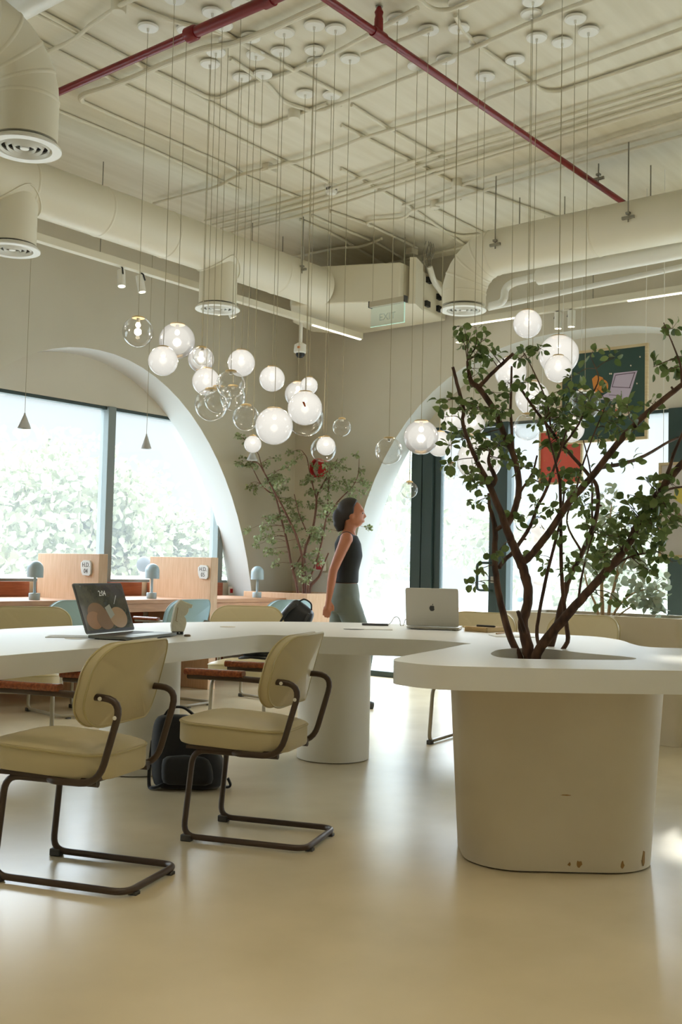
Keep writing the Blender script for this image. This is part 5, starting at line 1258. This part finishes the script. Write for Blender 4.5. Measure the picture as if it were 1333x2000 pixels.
build('port', MB().box(M @ Vector((-.006, -.0155, .008)), (.010, .002, .005), angR).box(M @ Vector((.010, -.0155, .008)), (.007, .002, .004), angR), M_WHITE, t)
q = at_z(366, 1243, ZTOP); o = build('key_fob', MB().lathe([(0, 0), (.014, 0), (.016, .004), (.012, .009), (0, .010)], (q.x, q.y, ZTOP), 20), mat('key_fob', (110, 92, 70), .4)); tag(o, 'tiny brown fob right of the black gadget', 'fob')

# ------------------------------------------------------------------ bags
M_BAG = mat('black_nylon', (14, 14, 15), .75, noise=(60, (20, 20, 22), (1, 1, 1)), sheen=.2)
M_BAG2 = mat('black_coated_fabric', (26, 27, 28), .42)
def blob(rows, n=24, M=None):
    """stacked rounded-rectangle sections: (z, width, depth, cx, cy)"""
    mb = MB()
    for (z, wd, dp, cx_, cy_, rr) in rows:
        for q in rrect(wd, dp, min(wd, dp) * rr, 6, cx_, cy_): mb.v.append((q[0], q[1], z))
    N = len(mb.v) // len(rows)
    for k in range(len(rows) - 1):
        for i in range(N):
            j = (i + 1) % N; mb.f.append((k * N + i, k * N + j, (k + 1) * N + j, (k + 1) * N + i))
    mb.f.append(tuple(range(N - 1, -1, -1))); mb.f.append(tuple((len(rows) - 1) * N + i for i in range(N)))
    if M is not None: mb.xf(M)
    return mb
p = at_z(358, 1546, 0) + F2 * .10
t = thing('backpack', 'black backpack standing on the floor under the second armchair', 'bag', (p.x, p.y, 0))
M = basis((p.x, p.y, 0), R2, F2, (0, 0, 1))
rows = [(.0, .29, .15, .01, 0, .4), (.015, .33, .18, .01, 0, .4), (.08, .36, .20, .012, 0, .4), (.15, .345, .19, .0, .005, .4), (.21, .29, .17, -.03, .01, .4), (.27, .235, .14, -.055, .015, .4), (.32, .20, .11, -.065, .02, .45), (.345, .15, .07, -.065, .02, .45)]
build('body', blob(rows, M=M), M_BAG, t, smooth=70, subsurf=1)
rows = [(.03, .22, .05, .02, -.10, .45), (.05, .25, .07, .02, -.10, .45), (.13, .24, .07, .012, -.095, .45), (.17, .20, .04, .0, -.085, .45)]
build('front_pocket', blob(rows, M=M), M_BAG, t, smooth=70, subsurf=1)
def strap(nm, pts, wd, th, par, m_, M=None):
    """flat webbing along a path"""
    P = smooth_path([M @ Vector(q) for q in pts] if M is not None else pts, 5); mb = MB(); n_ = len(P)
    for i in range(n_):
        tv = (P[min(i + 1, n_ - 1)] - P[max(i - 1, 0)]).normalized(); sd = tv.cross(F2); sd = sd.normalized() if sd.length > 1e-3 else R2; nn = sd.cross(tv)
        for a, b_ in ((-1, -1), (1, -1), (1, 1), (-1, 1)): mb.v.append(P[i] + sd * (a * th / 2) + F2 * (b_ * wd / 2))
    for i in range(n_ - 1):
        for k in range(4):
            l = (k + 1) % 4; mb.f.append((i * 4 + k, i * 4 + l, i * 4 + 4 + l, i * 4 + 4 + k))
    mb.f.append((3, 2, 1, 0)); mb.f.append(tuple(n_ * 4 - 4 + k for k in range(4)))
    return build(nm, mb, m_, par, smooth=40)
strap('carry_handle', [(-.12, .02, .335), (-.09, .02, .372), (-.03, .02, .378), (.02, .02, .345), (.045, .02, .315)], .025, .010, t, M_BAG, M)
strap('shoulder_strap', [(-.17, .0, .22), (-.175, -.03, .10), (-.17, -.05, .015), (-.15, -.08, -.0 + .012), (-.12, -.09, .02), (-.08, -.09, .04)], .028, .012, t, M_BAG, M)
strap('shoulder_strap', [(.17, .0, .13), (.185, -.02, .08), (.18, -.03, .03), (.195, -.03, .012), (.215, -.02, .018), (.20, -.01, .05)], .022, .010, t, M_BAG, M)
# rucksack on the far chair
dB_ = depth(at_z(575, 1190, .80)) + .25
c = at_d(565, 1226, dB_)
t = thing('rucksack', 'black glossy rucksack leaning on the far cream armchair', 'bag', c)
tilt = Matrix.Rotation(.62, 3, F2)
xa = tilt @ R2; za = tilt @ Vector((0, 0, 1))
M = basis(c, xa, F2, za)
rows = [(-.24, .16, .10, 0, 0, .35), (-.22, .20, .15, 0, 0, .35), (-.05, .22, .17, 0, 0, .35), (.10, .21, .16, 0, 0, .35), (.17, .18, .13, .0, 0, .4), (.19, .12, .08, .0, 0, .4)]
build('body', blob(rows, M=M), M_BAG2, t, smooth=70, subsurf=1)
strap('shoulder_strap', [(-.05, -.09, .16), (-.07, -.115, .08), (-.06, -.12, -.04), (-.04, -.10, -.16)], .05, .016, t, M_BAG2, M)
strap('shoulder_strap', [(.05, -.09, .16), (.06, -.115, .08), (.055, -.12, -.04), (.04, -.10, -.16)], .05, .016, t, M_BAG2, M)
strap('grab_loop', [(-.05, -.02, .185), (-.03, -.02, .215), (.02, -.02, .218), (.05, -.02, .185)], .02, .010, t, M_BAG2, M)
build('zip_pull', MB().box(M @ Vector((.03, -.135, .06)), (.012, .008, .03), 0), M_STEEL, t, bevel=.002)
# coil of black cable on the far chair seat
c = at_z(500, 1292, .515)
mb = MB(); pts = []
for k in range(70):
    a = k * .55; rr = .085 + .016 * math.sin(k * .37) ; pts.append(Vector((c.x, c.y, .53)) + R2 * rr * math.cos(a) + F2 * rr * .8 * math.sin(a) + Vector((0, 0, .008 * (k / 10) + .006 * math.sin(k))))
pts.append(pts[-1] - R2 * .10 - Vector((0, 0, .04))); pts.append(pts[-1] - R2 * .05)
o = build('cable_coil', MB().tube(smooth_path(pts, 3), .006, 7), M_BLACK); tag(o, 'coil of black cable on the seat of the far cream armchair', 'cable')
# ------------------------------------------------------------------ people
def finger_hand(mb, w_, dr, fw, side, s=1.0):
    """palm, four fingers and a thumb hanging from wrist w_; dr = direction of the hand, fw = thumb side"""
    sd = dr.cross(fw).normalized()
    palm = w_ + dr * .045 * s
    mb.tube([w_ - dr * .01, w_ + dr * .03 * s, w_ + dr * .085 * s], [.021 * s, .026 * s, .022 * s], 10)
    for k, (o, L) in enumerate(((.028, .070), (.010, .078), (-.009, .073), (-.027, .058))):
        b = w_ + dr * .078 * s + fw * o * s; c1 = b + dr * L * .5 * s - sd * side * .008; c2 = b + dr * L * .95 * s - sd * side * .026
        mb.tube([b - dr * .015, b, c1, c2], [.0085 * s, .0085 * s, .0080 * s, .0060 * s], 8)
    tb = w_ + dr * .028 * s + fw * .022 * s
    mb.tube([tb, tb + (dr * .6 + fw * .6) * .038 * s, tb + (dr * .9 + fw * .45) * .068 * s], [.0105 * s, .0095 * s, .0070 * s], 8)
def remesh(o, v, sm=6):
    r = o.modifiers.new('remesh', 'REMESH'); r.mode = 'VOXEL'; r.voxel_size = v; r.use_smooth_shade = True
    q = o.modifiers.new('smooth', 'SMOOTH'); q.iterations = sm; q.factor = .5
    return o
def person(label, loc, yaw, skin, top, legs, hair, arm_back=True, sleeves=False, sc=1.0, sitting=False, bun=True):
    t = thing('person', label, 'person', loc, yaw); t.scale = (sc, sc, sc)
    B = lambda nm, mb, m_: build(nm, mb, m_, t, world=False, smooth=180)
    M_S = mat('skin_' + skin[0], skin[1], .55); dz = -.40 if sitting else 0
    V = lambda x, y, z: Vector((x, y, z + dz))
    mb = MB()
    tor = [(.80, .31, .20, 0, 0, .5), (.90, .33, .215, 0, 0, .5), (1.0, .26, .175, 0, 0.005, .5), (1.10, .245, .165, 0, .012, .5), (1.22, .285, .20, 0, .022, .5), (1.32, .31, .19, 0, .012, .5), (1.385, .26, .13, 0, .012, .5), (1.42, .11, .10, 0, .016, .5)]
    def rows(k, z0=0, z1=9, ex=0): return [(r[0], r[1] * k + ex, r[2] * k + ex, r[3], r[4], .5) for r in tor if z0 <= r[0] <= z1]
    Mx = Matrix(((0, 1, 0, 0), (-1, 0, 0, 0), (0, 0, 1, dz), (0, 0, 0, 1)))
    tb = blob(rows(1.0), M=Mx); mb.add(tb.v, tb.f)
    # neck, head with jaw, nose, brow, ears
    mb.tube([V(.012, 0, 1.38), V(.025, 0, 1.44), V(.040, 0, 1.50)], [.056, .050, .050], 14)
    mb.sphere(V(.045, 0, 1.565), .098, 22, 16, (.98, .79, 1.05)); mb.sphere(V(.078, 0, 1.515), .062, 18, 12, (.95, .85, 1.0))
    mb.tube([V(.134, 0, 1.572), V(.150, 0, 1.542), V(.138, 0, 1.532)], [.010, .013, .011], 8)
    mb.tube([V(.132, -.028, 1.502), V(.141, 0, 1.504), V(.132, .028, 1.502)], [.006, .010, .006], 8)
    for s_ in (-1, 1):
        mb.sphere(V(.035, s_ * .078, 1.55), .028, 10, 8, (.7, .35, 1.1)); mb.tube([V(.120, s_ * .05, 1.585), V(.136, s_ * .025, 1.588), V(.136, s_ * .01, 1.582)], [.008, .010, .007], 8)
    arms = []
    for s_ in (-1, 1):
        sw = -1 if s_ < 0 else 1
        if arm_back: sh, el, wr = V(.0, s_ * .155, 1.355), V(-.10 if s_ < 0 else -.01, s_ * .195, 1.10), V(-.13 if s_ < 0 else .05, s_ * .195, .87)
        else: sh, el, wr = V(.0, s_ * .155, 1.355), V(.02, s_ * .22, 1.09), V(.20, s_ * .14, 1.04)
        mb.tube([sh + V(0, -s_ * .05, 0) - V(0, 0, 0) + Vector((0, 0, 0)) - Vector((0, 0, 0)), sh, sh.lerp(el, .45), el, el.lerp(wr, .35), wr], [.05, .052, .044, .036, .036, .024], 14)
        mb.sphere(sh, .054, 12, 8)
        dr = (wr - el).normalized(); finger_hand(mb, wr, dr, (Vector((1, 0, 0)) - dr * dr.x).normalized(), s_)
        arms.append((sh, el, wr))
    legl = []
    for s_ in (-1, 1):
        if sitting: hp, kn, an = V(0, s_ * .09, .86), V(.40, s_ * .10, .87), Vector((.42, s_ * .10, .09))
        elif s_ < 0: hp, kn, an = V(0, -.085, .88), V(.16, -.085, .50), V(.10, -.085, .09)
        else: hp, kn, an = V(0, .085, .88), V(-.06, .085, .48), V(-.32, .085, .16)
        if not arm_back and not sitting: hp, kn, an = V(0, s_ * .085, .88), V(.01, s_ * .09, .48), V(-.01, s_ * .09, .09)
        mb.tube([hp, hp.lerp(kn, .4), kn, kn.lerp(an, .3), an], [.088, .078, .056, .054, .034], 14)
        ft = an + Vector((.0, 0, -.05)); mb.tube([an, ft + Vector((.03, 0, -.005)), ft + Vector((.14, 0, -.02))], [.036, .036, .024], 12)
        legl.append((hp, kn, an))
    body = remesh(B('body', mb, M_S), .008, 4)
    # top
    k = MB(); tb = blob([(r[0], r[1] * 1.05 + .012, r[2] * 1.06 + .014, r[3], r[4], .5) for r in tor if .97 <= r[0] <= 1.39], M=Mx); k.add(tb.v, tb.f)
    for sh, el, wr in arms:
        if sleeves: k.tube([sh, sh.lerp(el, .45), el, el.lerp(wr, .4), wr.lerp(el, .08)], [.068, .060, .054, .052, .044], 14); k.sphere(sh, .068, 12, 8)
        else: k.tube([sh + Vector((0, -sh.y * .5, .0)), sh + Vector((0, 0, .004))], [.062, .056], 12)
    if sleeves: tb = blob([(.72, .42, .30, 0, 0, .5), (.98, .33, .24, 0, 0, .5), (1.06, .30, .22, 0, .01, .5)], M=Mx); k.add(tb.v, tb.f)
    remesh(B('jacket' if sleeves else 'sleeveless_top', k, mat('cloth_' + top[0], top[1], .8)), .010, 5)
    k = MB(); tb = blob([(.76, .345, .235, 0, 0, .5), (.90, .35, .235, 0, 0, .5), (1.0, .275, .19, 0, .005, .5)], M=Mx); k.add(tb.v, tb.f)
    for hp, kn, an in legl: k.tube([hp, hp.lerp(kn, .4), kn, kn.lerp(an, .5), an.lerp(kn, .12)], [.105, .10, .09, .088, .085], 14)
    remesh(B('trousers', k, mat('cloth_' + legs[0], legs[1], .85)), .012, 5)
    for hp, kn, an in legl:
        ft = an + Vector((0, 0, -.05)); k = MB().tube([ft + Vector((-.05, 0, .0)), ft + Vector((.03, 0, 0)), ft + Vector((.15, 0, -.016))], [.040, .044, .032], 12)
        remesh(B('shoe', k, M_DARKGREY), .010, 3)
    h = MB().sphere(V(.022, 0, 1.592), .106, 22, 14, (1.0, .88, 1.0))
    if bun: h.sphere(V(-.055, 0, 1.535), .072, 16, 10, (.9, .9, 1.1)); h.tube([V(-.05, 0, 1.54), V(-.06, 0, 1.47), V(-.045, 0, 1.42)], [.06, .05, .03], 12)
    # hair is cut away from the face
    h.v = [(min(v[0], .055 + .5 * max(0, v[2] - dz - 1.615)), v[1], max(v[2], dz + (1.50 if v[0] > -.02 else 1.38))) for v in h.v]
    remesh(B('hair', h, mat('hair_' + hair[0], hair[1], .6)), .008, 3)
    for s_ in (-1, 1):
        e = MB().sphere(V(.125, s_ * .033, 1.568), .010, 12, 8); B('eye', e, mat('eye_dark', (40, 30, 26), .2))
    return t
SK = ('warm', (176, 112, 82)); yawR = math.atan2(R2.y, R2.x)
pp_ = at_d(676, 1100, 8.2)
person('walking person in black sleeveless top and grey trousers, right of the corner tree', (pp_.x, pp_.y, 0), yawR, SK, ('black', (22, 24, 25)), ('grey_green', (104, 110, 100)), ('dark', (38, 30, 26)), sc=.96)
pp_ = at_x(1045, 1100, 9.7)
person('person outside the door in a long pale jacket', (pp_.x, pp_.y, -.125), math.atan2(-CZ.y, -CZ.x) + .5, ('light', (206, 176, 156)), ('pale_grey', (206, 208, 202)), ('faded_blue', (120, 152, 160)), ('greyish', (22, 21, 21)), arm_back=False, sleeves=True, sc=1.06, bun=False)
pp_ = at_y(281, 1100, 10.2)
person('person sitting outside the left window, only dark hair and pale shoulders showing', (pp_.x, pp_.y, -.125), math.atan2(CZ.y, CZ.x), ('light', (206, 176, 156)), ('white_shirt', (220, 222, 222)), ('faded_blue', (120, 152, 160)), ('greyish', (22, 21, 21)), arm_back=False, sleeves=True, sitting=True, bun=False, sc=1.0)
M_TERR = mat('terrace_furniture_wood', (206, 168, 148), .6)
st = thing('garden_bench', 'pale bench outside the left window under the seated person', 'bench', (pp_.x, pp_.y, -.125))
mb = MB().span((pp_.x - .7, pp_.y - .22, .28), (pp_.x + .7, pp_.y + .22, .33)); build('seat', mb, M_WHITE, st, smooth=0)
for sx_ in (-.6, .6):
    build('leg', MB().span((pp_.x + sx_ - .03, pp_.y - .2, -.125), (pp_.x + sx_ + .03, pp_.y + .2, .28)), M_WHITE, st, smooth=0)

# ------------------------------------------------------------------ outdoors
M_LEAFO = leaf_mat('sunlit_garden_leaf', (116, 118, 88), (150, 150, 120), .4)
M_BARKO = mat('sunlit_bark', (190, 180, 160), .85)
def garden_tree(label, x, y, h, rad, seed, n=900, ls=.16):
    r_ = random.Random(seed); z0 = -.125
    t = thing('garden_tree', label, 'tree', (x, y, z0), group='trees outside the windows')
    wd = MB(); wd.tube(smooth_path([(x, y, z0), (x + r_.uniform(-.1, .1), y, z0 + h * .3), (x + r_.uniform(-.2, .2), y + r_.uniform(-.2, .2), z0 + h * .7)], 4), [.10 - .007 * i for i in range(9)], 8)
    lv = MB()
    blobs = [(Vector((x + r_.uniform(-1, 1) * rad * .75, y + r_.uniform(-1, 1) * rad * .75, z0 + h * r_.uniform(.30, .92))), rad * r_.uniform(.35, .6)) for _ in range(13)]
    for c, rr in blobs[:7]: wd.tube([Vector((x, y, z0 + h * .3)), c.lerp(Vector((x, y, c.z)), .4), c], [.05, .03, .012], 6)
    for k in range(n):
        c, rr = blobs[k % len(blobs)]
        d = Vector((r_.gauss(0, 1), r_.gauss(0, 1), r_.gauss(0, 1))).normalized()
        p = c + d * rr * (r_.random() ** .4)
        leaf_cloud(lv, p, d + Vector((r_.gauss(0, .6), r_.gauss(0, .6), r_.gauss(0, .6))), ls, r_)
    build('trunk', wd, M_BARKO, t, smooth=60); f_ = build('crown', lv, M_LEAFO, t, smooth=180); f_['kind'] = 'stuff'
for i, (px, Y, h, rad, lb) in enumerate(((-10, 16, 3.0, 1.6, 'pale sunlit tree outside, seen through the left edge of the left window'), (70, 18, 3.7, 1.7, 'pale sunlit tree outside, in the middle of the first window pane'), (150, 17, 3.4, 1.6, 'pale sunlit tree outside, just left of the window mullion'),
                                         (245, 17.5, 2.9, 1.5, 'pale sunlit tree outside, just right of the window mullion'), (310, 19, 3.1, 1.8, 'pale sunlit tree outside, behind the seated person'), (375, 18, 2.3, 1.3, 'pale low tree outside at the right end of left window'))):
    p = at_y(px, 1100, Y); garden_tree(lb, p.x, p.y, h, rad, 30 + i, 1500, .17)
for i, (px, X, h, rad, lb) in enumerate(((765, 17, 3.6, 1.5, 'pale sunlit tree outside the glass left of the door post'), (1010, 24, 3.0, 1.6, 'faint pale tree far outside, left of the person in jacket'), (1150, 23, 2.5, 1.6, 'faint pale shrub far outside behind the olive'), (1235, 20, 2.6, 1.5, 'faint pale shrub outside at right of the olive'))):
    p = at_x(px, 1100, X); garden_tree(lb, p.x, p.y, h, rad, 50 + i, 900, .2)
# railing beyond the left window
t = thing('railing', 'white railing outside the left window in front of the trees', 'railing', (9, 14.2, -.125))
YR = 14.2; xa, xb = at_y(-40, 1120, YR).x, at_y(470, 1120, YR).x
build('rail', MB().span((xa, YR - .02, .82), (xb, YR + .02, .87)), M_WHITE, t, smooth=0)
build('kerb', MB().span((xa, YR - .1, -.125), (xb, YR + .1, .30)), M_PAVE, t, smooth=0)
n_ = int((xb - xa) / .55)
for k in range(n_ + 1): build('post', MB().span((xa + k * .55 - .015, YR - .015, .30), (xa + k * .55 + .015, YR + .015, .82)), M_WHITE, t, smooth=0)
# terrace armchairs and covered stand
def terrace_chair(label, x, y, rz):
    t = thing('terrace_chair', label, 'chair', (x, y, -.125), rz, group='wooden chairs outside the door'); B = lambda nm, mb: build(nm, mb, M_TERR, t, world=False, smooth=40)
    B('seat', MB().box((0, 0, .44), (.48, .46, .05)))
    B('backrest', MB().tube(smooth_path([(-.27, .12, .66), (-.25, -.16, .72), (-.12, -.27, .76), (.12, -.27, .76), (.25, -.16, .72), (.27, .12, .66)], 5), .035, 8))
    for sx_ in (-1, 1):
        for sy_ in (-1, 1): B('leg', MB().tube([(sx_ * .20, sy_ * .18, .46), (sx_ * .25, sy_ * .23, 0)], [.024, .016], 8))
        B('arm_post', MB().tube([(sx_ * .22, .10, .45), (sx_ * .26, .10, .66)], .016, 8))
p = at_x(895, 1185, 11.8); terrace_chair('wooden terrace chair outside, behind the silver laptop', p.x, p.y, 1.0)
p = at_x(733, 1185, 11.6); terrace_chair('wooden terrace chair outside, left of the silver laptop', p.x, p.y, -1.2)
p = at_x(782, 1160, 10.8)
t = thing('covered_heater', 'tall grey covered stand outside, left of the dark door post', 'stand', (p.x, p.y, -.125))
M_COV = mat('grey_cover_cloth', (176, 182, 182), .8, bump=(6, .3))
build('cover', blob([(-.125, .50, .40, p.x, p.y, .3), (.2, .46, .36, p.x, p.y, .3), (.70, .42, .32, p.x, p.y, .3), (.88, .40, .30, p.x, p.y, .3), (.93, .30, .2, p.x, p.y, .4)]), M_COV, t, smooth=50)
